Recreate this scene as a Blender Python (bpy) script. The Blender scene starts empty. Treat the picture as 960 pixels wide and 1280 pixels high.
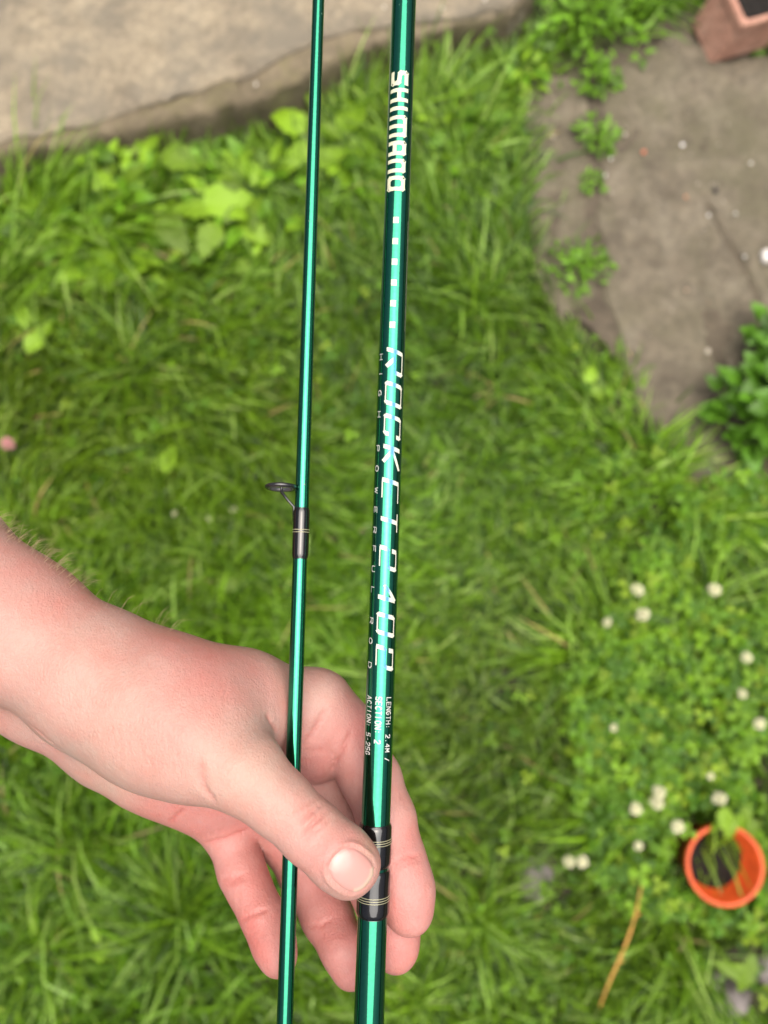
import bpy, math, random
import numpy as np
from mathutils import Vector, Matrix, noise as mnoise

random.seed(7)
rng = np.random.default_rng(7)
scene = bpy.context.scene
COL = scene.collection
R = math.radians

# ------------------------------------------------------------------ camera
CAM_H, TILT, FPX = 1.30, R(9.5), 960.0
cam_d = bpy.data.cameras.new('camera')
cam_o = bpy.data.objects.new('camera', cam_d)
COL.objects.link(cam_o)
cam_o.location = (0, 0, CAM_H)
cam_o.rotation_euler = (TILT, 0, 0)
cam_d.sensor_fit = 'VERTICAL'
cam_d.sensor_height = 36.0
cam_d.lens = 27.0
cam_d.clip_start = 0.01
cam_d.clip_end = 500
cam_d.dof.use_dof = True
cam_d.dof.focus_distance = 0.233
cam_d.dof.aperture_fstop = 9.0
scene.camera = cam_o

# ------------------------------------------------------------------ sky, sun, exposure
SUN_EL, SUN_AZ = R(83), R(108)          # azimuth clockwise from +Y
world = bpy.data.worlds.new('World')
scene.world = world
world.use_nodes = True
nt = world.node_tree
bg = nt.nodes['Background']
sky = nt.nodes.new('ShaderNodeTexSky')
sky.sky_type = 'NISHITA'
sky.sun_disc = False
sky.sun_elevation = SUN_EL
sky.sun_rotation = SUN_AZ
sky.dust_density = 10.0
sky.air_density = 0.5
sky.ozone_density = 0.0
nt.links.new(sky.outputs[0], bg.inputs[0])
bg.inputs[1].default_value = 0.05
sun_d = bpy.data.lights.new('sun', 'SUN')
sun_d.energy = 1.5
sun_d.angle = R(78)
sun_d.color = (1.0, 0.97, 0.92)
sun_o = bpy.data.objects.new('sun', sun_d)
COL.objects.link(sun_o)
sun_dir = Vector((math.sin(SUN_AZ) * math.cos(SUN_EL), math.cos(SUN_AZ) * math.cos(SUN_EL), math.sin(SUN_EL)))
sun_o.rotation_euler = sun_dir.to_track_quat('Z', 'Y').to_euler()
sun_o.location = sun_dir * 5
vs = scene.view_settings
vs.view_transform = 'Standard'
vs.look = 'None'
vs.gamma = 1.0
vs.use_curve_mapping = False
vs.exposure = 1.55

# ------------------------------------------------------------------ layout helpers
ct, st = math.cos(TILT), math.sin(TILT)
RC = np.array([[1, 0, 0], [0, ct, -st], [0, st, ct]])
CAM = np.array([0, 0, CAM_H])

def cam_pt(px, py, d):
    return np.array([(px - 480) / FPX * d, (640 - py) / FPX * d, -d])

def to_world(p):
    return np.asarray(p) @ RC.T + CAM

def P(px, py, d):
    return to_world(cam_pt(px, py, d))

def G(px, py, z=0.0):
    v = RC @ np.array([(px - 480) / FPX, (640 - py) / FPX, -1.0])
    return CAM + v * ((z - CAM_H) / v[2])

def GP(pts, z=0.0):
    return np.array([G(a, b, z)[:2] for a, b in pts])

def inside(pts, poly):
    x, y = pts[:, 0], pts[:, 1]
    r = np.zeros(len(pts), bool)
    n = len(poly)
    for i in range(n):
        x1, y1 = poly[i]
        x2, y2 = poly[(i + 1) % n]
        c = ((y1 > y) != (y2 > y)) & (x < (x2 - x1) * (y - y1) / (y2 - y1 + 1e-12) + x1)
        r ^= c
    return r

def poly_dist(pts, poly, closed=True):
    d = np.full(len(pts), 1e9)
    n = len(poly)
    for i in range(n if closed else n - 1):
        a = poly[i]
        b = poly[(i + 1) % n]
        ab = b - a
        t = np.clip(((pts - a) @ ab) / (ab @ ab + 1e-12), 0, 1)
        q = pts - (a + t[:, None] * ab)
        d = np.minimum(d, np.sqrt((q ** 2).sum(1)))
    return d

def fnoise(x, y, scale, seed=0, octaves=3):
    r = np.random.default_rng(seed)
    out = np.zeros_like(x)
    amp = 1.0
    for o in range(octaves):
        for k in range(4):
            a = r.uniform(0, 6.283)
            f = scale * (2 ** o) * r.uniform(0.7, 1.4)
            out = out + amp * np.sin((x * math.cos(a) + y * math.sin(a)) * f + r.uniform(0, 6.283)) / 4
        amp *= 0.5
    return out

# ------------------------------------------------------------------ object helpers
def np_mesh(name, verts, faces, cols=None, smooth=False):
    """faces: list of lists or an (n,k) array"""
    me = bpy.data.meshes.new(name)
    verts = np.asarray(verts, np.float32)
    if isinstance(faces, np.ndarray):
        faces = [faces]
        arr = True
    elif len(faces) and isinstance(faces[0], np.ndarray) and faces[0].ndim == 2:
        arr = True
    else:
        arr = False
    if arr:
        me.vertices.add(len(verts))
        me.vertices.foreach_set('co', verts.ravel())
        loops = np.concatenate([f.ravel() for f in faces]).astype(np.int32)
        tot = np.concatenate([np.full(len(f), f.shape[1], np.int32) for f in faces])
        start = np.concatenate([[0], np.cumsum(tot)[:-1]]).astype(np.int32)
        me.loops.add(len(loops))
        me.loops.foreach_set('vertex_index', loops)
        me.polygons.add(len(tot))
        me.polygons.foreach_set('loop_start', start)
        me.polygons.foreach_set('loop_total', tot)
        me.update(calc_edges=True)
        me.validate()
    else:
        me.from_pydata([tuple(map(float, v)) for v in verts], [], [tuple(int(i) for i in f) for f in faces])
    if cols is not None:
        ca = me.color_attributes.new('Col', 'FLOAT_COLOR', 'POINT')
        c = np.ones((len(verts), 4), np.float32)
        c[:, :3] = cols
        ca.data.foreach_set('color', c.ravel())
    if smooth:
        me.polygons.foreach_set('use_smooth', np.ones(len(me.polygons), bool))
    return me

def link(name, me, mat=None, parent=None):
    o = bpy.data.objects.new(name, me)
    COL.objects.link(o)
    if mat is not None and me is not None and len(me.materials) == 0:
        me.materials.append(mat)
    if parent is not None:
        o.parent = parent
        m = Matrix.Translation(-world_loc(parent))
        o.matrix_parent_inverse = m
    return o

def world_loc(o):
    return Vector(o.get('_loc', (0, 0, 0)))

ROOTS = {}
def thing(name, label, cat, loc, group=None):
    o = bpy.data.objects.new(name, None)
    o.empty_display_size = 0.02
    COL.objects.link(o)
    o.location = tuple(loc)
    o['_loc'] = tuple(float(v) for v in loc)
    tag(o, label, cat, group)
    return o

def tag(o, label=None, cat=None, group=None, kind=None):
    if label: o['label'] = label
    if cat: o['category'] = cat
    if group: o['group'] = group
    if kind: o['kind'] = kind
    return o

class MB:
    def __init__(s):
        s.v, s.f = [], []
    def add(s, v, f):
        n = len(s.v)
        s.v += [tuple(map(float, q)) for q in v]
        s.f += [[i + n for i in q] for q in f]
    def tube(s, pts, rad, seg=10, cap=True):
        pts = [Vector(p) for p in pts]
        if not hasattr(rad, '__len__'):
            rad = [rad] * len(pts)
        vs_, fs = [], []
        ref = None
        for i, p in enumerate(pts):
            t = (pts[min(i + 1, len(pts) - 1)] - pts[max(i - 1, 0)]).normalized()
            if ref is None:
                ref = t.orthogonal().normalized()
            ref = (ref - t * ref.dot(t)).normalized()
            b = t.cross(ref)
            for k in range(seg):
                a = 2 * math.pi * k / seg
                vs_.append(p + (ref * math.cos(a) + b * math.sin(a)) * rad[i])
        for i in range(len(pts) - 1):
            for k in range(seg):
                a, b2 = i * seg + k, i * seg + (k + 1) % seg
                fs.append([a, b2, b2 + seg, a + seg])
        if cap:
            fs.append(list(range(seg))[::-1])
            fs.append([(len(pts) - 1) * seg + k for k in range(seg)])
        s.add(vs_, fs)
    def build(s, name, mat, parent=None, smooth=True):
        me = np_mesh(name, np.array(s.v), s.f, smooth=smooth)
        return link(name, me, mat, parent)

# ------------------------------------------------------------------ materials
def mat_new(name):
    m = bpy.data.materials.new(name)
    m.use_nodes = True
    return m, m.node_tree, m.node_tree.nodes['Principled BSDF']

def ramp(nt, fac, stops):
    n = nt.nodes.new('ShaderNodeValToRGB')
    e = n.color_ramp.elements
    while len(e) < len(stops):
        e.new(0.5)
    for i, (p, c) in enumerate(stops):
        e[i].position = p
        e[i].color = (*c, 1)
    nt.links.new(fac, n.inputs[0])
    return n.outputs[0]

def texco(nt, scale=1.0, coord='Object'):
    t = nt.nodes.new('ShaderNodeTexCoord')
    mp = nt.nodes.new('ShaderNodeMapping')
    mp.inputs['Scale'].default_value = (scale,) * 3 if not hasattr(scale, '__len__') else scale
    nt.links.new(t.outputs[coord], mp.inputs[0])
    return mp.outputs[0]

def noise_n(nt, co, scale, detail=6, rough=0.6):
    n = nt.nodes.new('ShaderNodeTexNoise')
    n.inputs['Scale'].default_value = scale
    n.inputs['Detail'].default_value = detail
    n.inputs['Roughness'].default_value = rough
    nt.links.new(co, n.inputs['Vector'])
    return n.outputs['Fac']

def mixc(nt, fac, a, b, mode='MIX'):
    n = nt.nodes.new('ShaderNodeMix')
    n.data_type = 'RGBA'
    n.blend_type = mode
    for i, v in ((0, fac), (6, a), (7, b)):
        if hasattr(v, 'links') or isinstance(v, bpy.types.NodeSocket):
            nt.links.new(v, n.inputs[i])
        elif i == 0:
            n.inputs[0].default_value = v
        else:
            n.inputs[i].default_value = (*v, 1)
    return n.outputs[2]

def bump(nt, h, strength, dist, normal=None):
    n = nt.nodes.new('ShaderNodeBump')
    n.inputs['Strength'].default_value = strength
    n.inputs['Distance'].default_value = dist
    nt.links.new(h, n.inputs['Height'])
    if normal is not None:
        nt.links.new(normal, n.inputs['Normal'])
    return n.outputs[0]

def attr(nt, name='Col'):
    n = nt.nodes.new('ShaderNodeAttribute')
    n.attribute_name = name
    return n.outputs[0]

def foliage_mat(name, color=None, trans=0.3, rough=0.45, var=0.35):
    m, t, b = mat_new(name)
    if color is None:
        c = attr(t)
    else:
        oi = t.nodes.new('ShaderNodeObjectInfo')
        lo = tuple(v * (1 - var) for v in color)
        hi = tuple(min(1, v * (1 + var)) for v in color)
        c0 = ramp(t, oi.outputs['Random'], [(0, lo), (1, hi)])
        nz = noise_n(t, texco(t), 45, 3)
        c = mixc(t, 0.6, c0, ramp(t, nz, [(0.3, (0.75, 0.8, 0.75)), (0.7, (1.2, 1.15, 1.1))]), 'MULTIPLY')
    t.links.new(c, b.inputs['Base Color'])
    b.inputs['Roughness'].default_value = rough
    b.inputs['Specular IOR Level'].default_value = 0.35
    tr = t.nodes.new('ShaderNodeBsdfTranslucent')
    c2 = mixc(t, 1.0, c, (1.15, 1.2, 0.5), 'MULTIPLY')
    t.links.new(c2, tr.inputs[0])
    mx = t.nodes.new('ShaderNodeMixShader')
    mx.inputs[0].default_value = trans
    t.links.new(b.outputs[0], mx.inputs[1])
    t.links.new(tr.outputs[0], mx.inputs[2])
    t.links.new(mx.outputs[0], t.nodes['Material Output'].inputs[0])
    return m

def simple(name, color, rough=0.5, metal=0.0, ior=1.5, bump_scale=None, bump_d=0.001, var=0.0, vscale=40):
    m, t, b = mat_new(name)
    b.inputs['Roughness'].default_value = rough
    b.inputs['Metallic'].default_value = metal
    b.inputs['IOR'].default_value = ior
    co = texco(t)
    if var:
        nz = noise_n(t, co, vscale, 6)
        c = ramp(t, nz, [(0.3, tuple(v * (1 - var) for v in color)), (0.7, tuple(min(1, v * (1 + var)) for v in color))])
        t.links.new(c, b.inputs['Base Color'])
    else:
        b.inputs['Base Color'].default_value = (*color, 1)
    if bump_scale:
        t.links.new(bump(t, noise_n(t, co, bump_scale, 8), 1.0, bump_d), b.inputs['Normal'])
    return m

def concrete_mat(name, stops, s1=5, s2=60, bd=0.004, spots=None, rough=0.92):
    m, t, b = mat_new(name)
    co = texco(t)
    n1 = noise_n(t, co, s1, 8, 0.65)
    n2 = noise_n(t, co, s2, 8, 0.7)
    c = ramp(t, n1, stops)
    c = mixc(t, 0.75, c, ramp(t, n2, [(0.3, (0.55, 0.55, 0.56)), (0.72, (1.3, 1.28, 1.25))]), 'MULTIPLY')
    n5 = noise_n(t, co, s2 * .35, 5, 0.75)
    c = mixc(t, 0.6, c, ramp(t, n5, [(0.36, (0.6, 0.59, 0.57)), (0.52, (1.0, 1.0, 1.0)), (0.7, (1.2, 1.19, 1.16))]), 'MULTIPLY')
    if spots:
        n3 = noise_n(t, co, spots[0], 4, 0.7)
        f = ramp(t, n3, [(spots[1] - .06, (0, 0, 0)), (spots[1] + 0.16, (.75, .75, .75))])
        c = mixc(t, f, c, spots[2])
    t.links.new(c, b.inputs['Base Color'])
    b.inputs['Roughness'].default_value = rough
    nn = bump(t, n1, 0.6, bd * 2)
    t.links.new(bump(t, n2, 1.0, bd, nn), b.inputs['Normal'])
    return m

M_ground = concrete_mat('soil_ground', [(0.3, (0.03, 0.028, 0.014)), (0.55, (0.055, 0.05, 0.026)), (0.75, (0.04, 0.06, 0.014))], 9, 90)
M_slab = concrete_mat('weathered_concrete', [(0.28, (0.19, 0.16, 0.115)), (0.5, (0.32, 0.27, 0.188)), (0.72, (0.43, 0.365, 0.255))], 10, 90, 0.006,
                      (8, 0.47, (0.15, 0.135, 0.105)))
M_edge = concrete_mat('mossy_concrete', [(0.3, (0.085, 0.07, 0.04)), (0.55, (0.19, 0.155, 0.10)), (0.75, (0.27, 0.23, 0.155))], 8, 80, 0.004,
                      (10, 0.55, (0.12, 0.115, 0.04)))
M_dirt = concrete_mat('packed_dirt', [(0.3, (0.07, 0.055, 0.038)), (0.55, (0.11, 0.09, 0.062)), (0.75, (0.16, 0.13, 0.095))], 12, 90, 0.005)
M_path = concrete_mat('trodden_stone', [(0.25, (0.085, 0.070, 0.049)), (0.5, (0.162, 0.138, 0.098)), (0.76, (0.26, 0.23, 0.17))], 13, 60, 0.008,
                      (5, 0.50, (0.115, 0.105, 0.060)))
M_stone = concrete_mat('grey_stone', [(0.3, (0.14, 0.125, 0.12)), (0.7, (0.28, 0.25, 0.24))], 20, 150, 0.002)
M_soil = concrete_mat('potting_soil', [(0.3, (0.003, 0.002, 0.0015)), (0.7, (0.012, 0.008, 0.004))], 60, 260, 0.004, (220, 0.70, (0.05, 0.035, 0.02)))
M_terra = concrete_mat('faded_terracotta', [(0.3, (0.40, 0.195, 0.135)), (0.55, (0.52, 0.295, 0.215)), (0.75, (0.60, 0.43, 0.34))], 14, 120, 0.0008, rough=0.8)
M_orange = simple('orange_plastic', (0.58, 0.085, 0.016), 0.45, var=0.2, vscale=40)
M_grass = foliage_mat('grass_blades', None, 0.3, 0.42)
M_clover = foliage_mat('clover_leaves', None, 0.3, 0.5)
M_leaf_shrub = foliage_mat('glossy_leaf', (0.085, 0.21, 0.016), 0.3, 0.4, 0.45)
M_leaf_lime = foliage_mat('lime_leaf', (0.19, 0.33, 0.018), 0.35, 0.5, 0.45)
M_leaf_weed = foliage_mat('weed_leaf', (0.125, 0.27, 0.014), 0.35, 0.45, 0.5)
M_stem = simple('green_stem', (0.12, 0.18, 0.04), 0.6)
M_petal = foliage_mat('clover_petal', (0.72, 0.71, 0.50), 0.2, 0.7, 0.08)
M_petal_pink = foliage_mat('pink_petal', (0.6, 0.30, 0.31), 0.2, 0.7, 0.08)
M_dry = simple('dry_stalk', (0.45, 0.24, 0.05), 0.7, var=0.3, vscale=30)
M_pebble = simple('white_pebble', (0.6, 0.58, 0.54), 0.7, var=0.1)
M_bits = foliage_mat('grit', None, 0.0, 0.8)

# rod finishes
def rod_mat():
    m, t, b = mat_new('green_metallic_lacquer')
    nz = noise_n(t, texco(t), 900, 2)
    c = ramp(t, nz, [(0.3, (0.034, 0.225, 0.135)), (0.7, (0.042, 0.258, 0.155))])
    spk = noise_n(t, texco(t), 420, 3, 0.5)
    f = ramp(t, spk, [(0.735, (0, 0, 0)), (0.77, (1, 1, 1))])
    c = mixc(t, f, c, (0.16, 0.18, 0.15))
    t.links.new(c, b.inputs['Base Color'])
    inv = ramp(t, spk, [(0.735, (1, 1, 1)), (0.77, (0.1, 0.1, 0.1))])
    t.links.new(inv, b.inputs['Metallic'])
    sm = noise_n(t, texco(t, (1, 1, 1)), 55, 5, 0.7)
    rr = ramp(t, sm, [(0.45, (0.035,) * 3), (0.62, (0.075,) * 3), (0.75, (0.2,) * 3)])
    t.links.new(rr, b.inputs['Roughness'])
    t.links.new(bump(t, noise_n(t, texco(t), 160, 3), 0.25, 0.00006), b.inputs['Normal'])
    return m
M_rod = rod_mat()
M_wrap = simple('black_epoxy_thread', (0.003, 0.003, 0.003), 0.10, ior=1.7)
M_gold = simple('pale_gold_thread', (0.30, 0.29, 0.18), 0.3, 0.2)
M_black = simple('black_wire', (0.012, 0.012, 0.013), 0.25, ior=1.7)
M_ring = simple('guide_ring_ceramic', (0.055, 0.055, 0.058), 0.2, ior=1.9)
M_cream = simple('cream_print', (0.55, 0.55, 0.39), 0.45, var=0.12, vscale=900)
M_white = simple('white_print', (0.46, 0.46, 0.43), 0.4, var=0.35, vscale=1100)
def foil_mat():
    m, t, b = mat_new('foil_print')
    a = t.nodes.new('ShaderNodeAttribute')
    a.attribute_name = 'Col'
    t.links.new(a.outputs[0], b.inputs['Base Color'])
    b.inputs['Roughness'].default_value = 0.4
    return m
M_foil = foil_mat()

def skin_mat():
    m, t, b = mat_new('skin')
    c = attr(t)
    co = texco(t)
    n1 = noise_n(t, co, 60, 5, 0.6)
    n2 = noise_n(t, co, 420, 4, 0.6)
    c = mixc(t, 0.8, c, ramp(t, n1, [(0.3, (1.05, 0.86, 0.84)), (0.7, (0.97, 1.10, 1.10))]), 'MULTIPLY')
    n0 = noise_n(t, co, 22, 4, 0.6)
    c = mixc(t, 0.6, c, ramp(t, n0, [(0.35, (1.05, 0.82, 0.81)), (0.65, (0.97, 1.10, 1.08))]), 'MULTIPLY')
    c = mixc(t, 0.4, c, ramp(t, n2, [(0.35, (0.97, 0.91, 0.90)), (0.65, (1.02, 1.05, 1.05))]), 'MULTIPLY')
    t.links.new(c, b.inputs['Base Color'])
    rgh = ramp(t, n1, [(0.3, (0.42,) * 3), (0.7, (0.6,) * 3)])
    t.links.new(rgh, b.inputs['Roughness'])
    b.inputs['Specular IOR Level'].default_value = 0.4
    b.inputs['Subsurface Weight'].default_value = 0.22
    b.inputs['Subsurface Radius'].default_value = (1.0, 0.36, 0.2)
    b.inputs['Subsurface Scale'].default_value = 0.004
    v = t.nodes.new('ShaderNodeTexVoronoi')
    v.feature = 'DISTANCE_TO_EDGE'
    v.inputs['Scale'].default_value = 900
    t.links.new(co, v.inputs['Vector'])
    # fine stretched wrinkles running across the limb
    w = texco(t, (700, 260, 260))
    nw = noise_n(t, w, 1.0, 4, 0.6)
    vw = t.nodes.new('ShaderNodeTexVoronoi')
    vw.feature = 'DISTANCE_TO_EDGE'
    vw.inputs['Scale'].default_value = 1.0
    t.links.new(texco(t, (950, 420, 480)), vw.inputs['Vector'])
    lines = ramp(t, vw.outputs['Distance'], [(0.0, (0, 0, 0)), (0.16, (1, 1, 1))])
    c = mixc(t, 0.3, c, ramp(t, vw.outputs['Distance'], [(0.0, (0.93, 0.86, 0.85)), (0.14, (1.0, 1.0, 1.0))]), 'MULTIPLY')
    t.links.new(c, b.inputs['Base Color'])
    h = bump(t, nw, 0.65, 0.0003)
    h = bump(t, lines, 0.4, 0.00007, h)
    h = bump(t, v.outputs['Distance'], 0.5, 0.0003, h)
    h = bump(t, n2, 0.6, 0.00028, h)
    t.links.new(h, b.inputs['Normal'])
    return m
M_skin = skin_mat()
M_nail = simple('fingernail', (0.66, 0.36, 0.30), 0.28, ior=1.5)
M_hair = simple('fine_hair', (0.34, 0.25, 0.15), 0.5)

# ================================================================== SETTING
# ground sheet out to the horizon
def ground_sheet():
    xs = np.concatenate([[-60, -20, -6, -3], np.linspace(-1.6, 1.6, 90), [3, 6, 20, 60]])
    ys = np.concatenate([[-60, -20, -6, -3], np.linspace(-1.2, 2.0, 90), [4, 8, 20, 60]])
    X, Y = np.meshgrid(xs, ys, indexing='ij')
    Z = 0.006 * fnoise(X, Y, 14, 3)
    far = (np.abs(X) > 1.7) | (np.abs(Y) > 2.1)
    Z[far] = 0
    v = np.stack([X, Y, Z], -1).reshape(-1, 3)
    nx, ny = X.shape
    i = np.arange(nx * ny).reshape(nx, ny)
    f = np.stack([i[:-1, :-1], i[1:, :-1], i[1:, 1:], i[:-1, 1:]], -1).reshape(-1, 4)
    o = link('ground', np_mesh('ground', v, f, smooth=True), M_ground)
    tag(o, kind='structure')
ground_sheet()

# concrete step, raised above the lawn
def resample(poly, step, jitter=0.0, seed=0):
    r = np.random.default_rng(seed)
    out = []
    n = len(poly)
    for i in range(n):
        a, b = poly[i], poly[(i + 1) % n]
        k = max(1, int(np.linalg.norm(b - a) / step))
        for j in range(k):
            out.append(a + (b - a) * j / k)
    out = np.array(out)
    if jitter:
        nx = np.roll(out, -1, 0) - np.roll(out, 1, 0)
        nx /= np.linalg.norm(nx, axis=1)[:, None] + 1e-9
        nr = np.stack([nx[:, 1], -nx[:, 0]], 1)
        s = np.arange(len(out)) * step
        d = fnoise(s, s * 0.3, 60, seed, 3) * jitter + r.normal(0, jitter * 0.3, len(out))
        out = out + nr * d[:, None]
    return out

def inset(poly, d):
    t = np.roll(poly, -1, 0) - np.roll(poly, 1, 0)
    t /= np.linalg.norm(t, axis=1)[:, None] + 1e-9
    nr = np.stack([-t[:, 1], t[:, 0]], 1)
    area = np.sum(poly[:, 0] * np.roll(poly[:, 1], -1) - np.roll(poly[:, 0], -1) * poly[:, 1])
    return poly + nr * d * (1 if area > 0 else -1)

def block(name, poly, z0, z1, mat, parent=None, jit=0.004, bev=0.008, seed=1, step=0.012):
    p = resample(poly, step, jit, seed)
    rings = []
    levels = [(z0, -0.004), (z0 + (z1 - z0) * .35, -0.002), (z0 + (z1 - z0) * .7, 0.002), (z1 - bev, 0.001), (z1 - bev * .3, bev * .35), (z1, bev), (z1, bev * 3), (z1, bev * 6)]
    for k, (z, d) in enumerate(levels):
        q = inset(p, d)
        zz = z + (0.0025 * fnoise(q[:, 0], q[:, 1], 45, seed + 9) if k >= 3 else 0)
        qx = q + 0.003 * np.stack([fnoise(q[:, 0] + z * 3, q[:, 1], 70, seed + k), fnoise(q[:, 1], q[:, 0] + z * 2, 70, seed + k + 3)], 1) * (1 if k < 5 else 0)
        rings.append(np.column_stack([qx, np.full(len(q), 1.0) * zz]))
    n = len(p)
    v = np.concatenate(rings)
    f = []
    for k in range(len(levels) - 1):
        for i in range(n):
            j = (i + 1) % n
            f.append([k * n + i, k * n + j, (k + 1) * n + j, (k + 1) * n + i])
    top = list(range((len(levels) - 1) * n, len(levels) * n))
    area = np.sum(p[:, 0] * np.roll(p[:, 1], -1) - np.roll(p[:, 0], -1) * p[:, 1])
    f.append(top)
    if area < 0:
        f = [q[::-1] for q in f]
    me = np_mesh(name, v, f, smooth=True)
    return link(name, me, mat, parent)

SLAB_Z = 0.115
front = [(-420, 300), (-150, 228), (0, 176), (95, 160), (192, 128), (310, 92), (400, 48), (433, 38), (523, 26), (585, 16), (634, 8), (672, -30)]
slab_poly = np.concatenate([GP(front, SLAB_Z), np.array([[0.62, 2.3], [-1.9, 2.3]])])
step_root = thing('concrete_step', 'weathered beige concrete step with crumbling front edge at top left of lawn', 'step', (-0.3, 1.3, 0))
block('slab_top', slab_poly, 0.02, SLAB_Z, M_slab, step_root, 0.004, 0.006, 4)
ledge_f = [(-420, 318), (-150, 246), (0, 192), (100, 176), (192, 155), (306, 130), (385, 98), (436, 66), (523, 44), (600, 24), (640, 12), (676, -30)]
ledge_poly = np.concatenate([GP(ledge_f, SLAB_Z - 0.008), np.array([[0.60, 2.2], [-1.85, 2.2]])])
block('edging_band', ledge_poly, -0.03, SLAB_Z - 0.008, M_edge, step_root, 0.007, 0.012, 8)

# trodden stone path on the right, three flags with a weedy joint and a crack
path_base = GP([(650, 95), (700, 40), (850, 10), (1250, -150), (1250, 640), (930, 640), (850, 585), (790, 470), (735, 410), (680, 380), (655, 250)])
def flag(poly_px, ztop, seed, cracks=(), parent=None):
    poly = GP(poly_px)
    lo, hi = poly.min(0) - 0.03, poly.max(0) + 0.03
    h = 0.005
    xs, ys = np.arange(lo[0], hi[0], h), np.arange(lo[1], hi[1], h)
    X, Y = np.meshgrid(xs, ys, indexing='ij')
    pt = np.stack([X.ravel(), Y.ravel()], 1)
    wob = np.stack([fnoise(pt[:, 0], pt[:, 1], 40, seed), fnoise(pt[:, 1], pt[:, 0], 40, seed + 1)], 1) * 0.007
    d = poly_dist(pt + wob, poly) * np.where(inside(pt + wob, poly), 1, -1)
    e = np.clip((d + 0.010) / 0.022, 0, 1)
    e = e * e * (3 - 2 * e)
    Z = -0.02 + (ztop + 0.02) * e
    Z += (0.005 * fnoise(pt[:, 0], pt[:, 1], 16, seed + 2) + 0.0018 * fnoise(pt[:, 0], pt[:, 1], 130, seed + 3)) * e
    for cr, wd, dp in cracks:
        cd = poly_dist(pt + wob * 0.5, GP(cr), False)
        Z -= dp * np.exp(-(cd / wd) ** 2) * e
    i = np.arange(len(pt)).reshape(X.shape)
    keep = (d.reshape(X.shape) > -0.02)
    f = np.stack([i[:-1, :-1], i[1:, :-1], i[1:, 1:], i[:-1, 1:]], -1)
    ok = keep[:-1, :-1] & keep[1:, :-1] & keep[1:, 1:] & keep[:-1, 1:]
    f = f[ok]
    me = np_mesh('paving_stone', np.column_stack([pt, Z]), f, smooth=True)
    return link('paving_stone', me, M_path, parent)
pb = resample(path_base, 0.03, 0.01, 5)
path_o = link('path', np_mesh('path', np.column_stack([pb, np.full(len(pb), 0.012)]), [list(range(len(pb)))[::-1]]), M_dirt)
path_o['_loc'] = (0, 0, 0)
tag(path_o, kind='structure')
flag([(650, 105), (736, 86), (741, 160), (736, 230), (738, 300), (742, 380), (700, 405), (672, 340), (655, 240)], 0.016, 21, [([(690, 120), (700, 200), (690, 300)], 0.012, 0.004), ([(660, 240), (700, 255), (740, 250)], 0.006, 0.004)], path_o)
flag([(744, 96), (852, 40), (900, 86), (1100, 40), (1250, 0), (1250, 640), (930, 640), (870, 640), (780, 480), (748, 380), (743, 280), (748, 190)], 0.02, 31,
     [([(878, 262), (886, 275), (905, 308), (922, 335), (948, 390), (985, 440)], 0.004, 0.016), ([(760, 250), (850, 330), (900, 430)], 0.03, 0.005), ([(885, 430), (902, 480), (915, 540), (930, 590)], 0.010, 0.008), ([(905, 230), (870, 180), (840, 140)], 0.01, 0.004),
      ([(790, 130), (800, 160), (775, 190)], 0.012, 0.005), ([(1000, 330), (960, 400)], 0.006, 0.008)], path_o)

# ------------------------------------------------------------------ grass
no_grass = [slab_poly + np.array([0, 0.0]), GP([(650, 112), (700, 60), (850, 10), (1300, -150), (1300, 600), (920, 645), (872, 640), (815, 552), (772, 490), (735, 430), (690, 400), (662, 340), (652, 230)])]
POT_C = G(907, 1082, 0.095)

def make_blades(root, length, width, az, e0, curl, col, z0=0.0, nseg=4, twist=None):
    n = len(root)
    S = nseg
    pos = np.column_stack([root, np.broadcast_to(z0, n)]).astype(float)
    dirx, diry = np.cos(az), np.sin(az)
    side_a = az + np.pi / 2
    if twist is not None:
        tw = twist
    else:
        tw = np.zeros(n)
    V = np.zeros((n, 2 * S + 1, 3))
    prof = [1.0, 1.0, 0.85, 0.6, 0.35][:S] if S > 3 else [1.0, 0.9, 0.6]
    for s in range(S + 1):
        if s == S:
            V[:, 2 * S] = pos
            break
        wv = np.column_stack([np.cos(side_a) * np.cos(tw), np.sin(side_a) * np.cos(tw), np.sin(tw)]) * (width * prof[s] * 0.5)[:, None]
        V[:, 2 * s] = pos - wv
        V[:, 2 * s + 1] = pos + wv
        e = e0 - curl * (s + 0.5) / S
        step = length / S
        pos = pos + np.column_stack([dirx * np.cos(e) * step, diry * np.cos(e) * step, np.sin(e) * step])
        pos[:, 2] = np.maximum(pos[:, 2], np.broadcast_to(z0, n) + 0.004 + 0.004 * rng.random(n))
    base = (np.arange(n) * (2 * S + 1))[:, None]
    quads = [base + np.array([[2 * s, 2 * s + 1, 2 * s + 3, 2 * s + 2]]) for s in range(S - 1)]
    quads = np.concatenate(quads)
    tris = base + np.array([[2 * S - 2, 2 * S - 1, 2 * S]])
    C = np.repeat(col[:, None, :], 2 * S + 1, 1)
    return V.reshape(-1, 3), quads, tris, C.reshape(-1, 3)

def merge(parts):
    V, Q, T, C = [], [], [], []
    n = 0
    for v, q, t, c in parts:
        V.append(v); Q.append(q + n); T.append(t + n); C.append(c)
        n += len(v)
    return np.concatenate(V), [np.concatenate(Q), np.concatenate(T)], np.concatenate(C)

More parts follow.
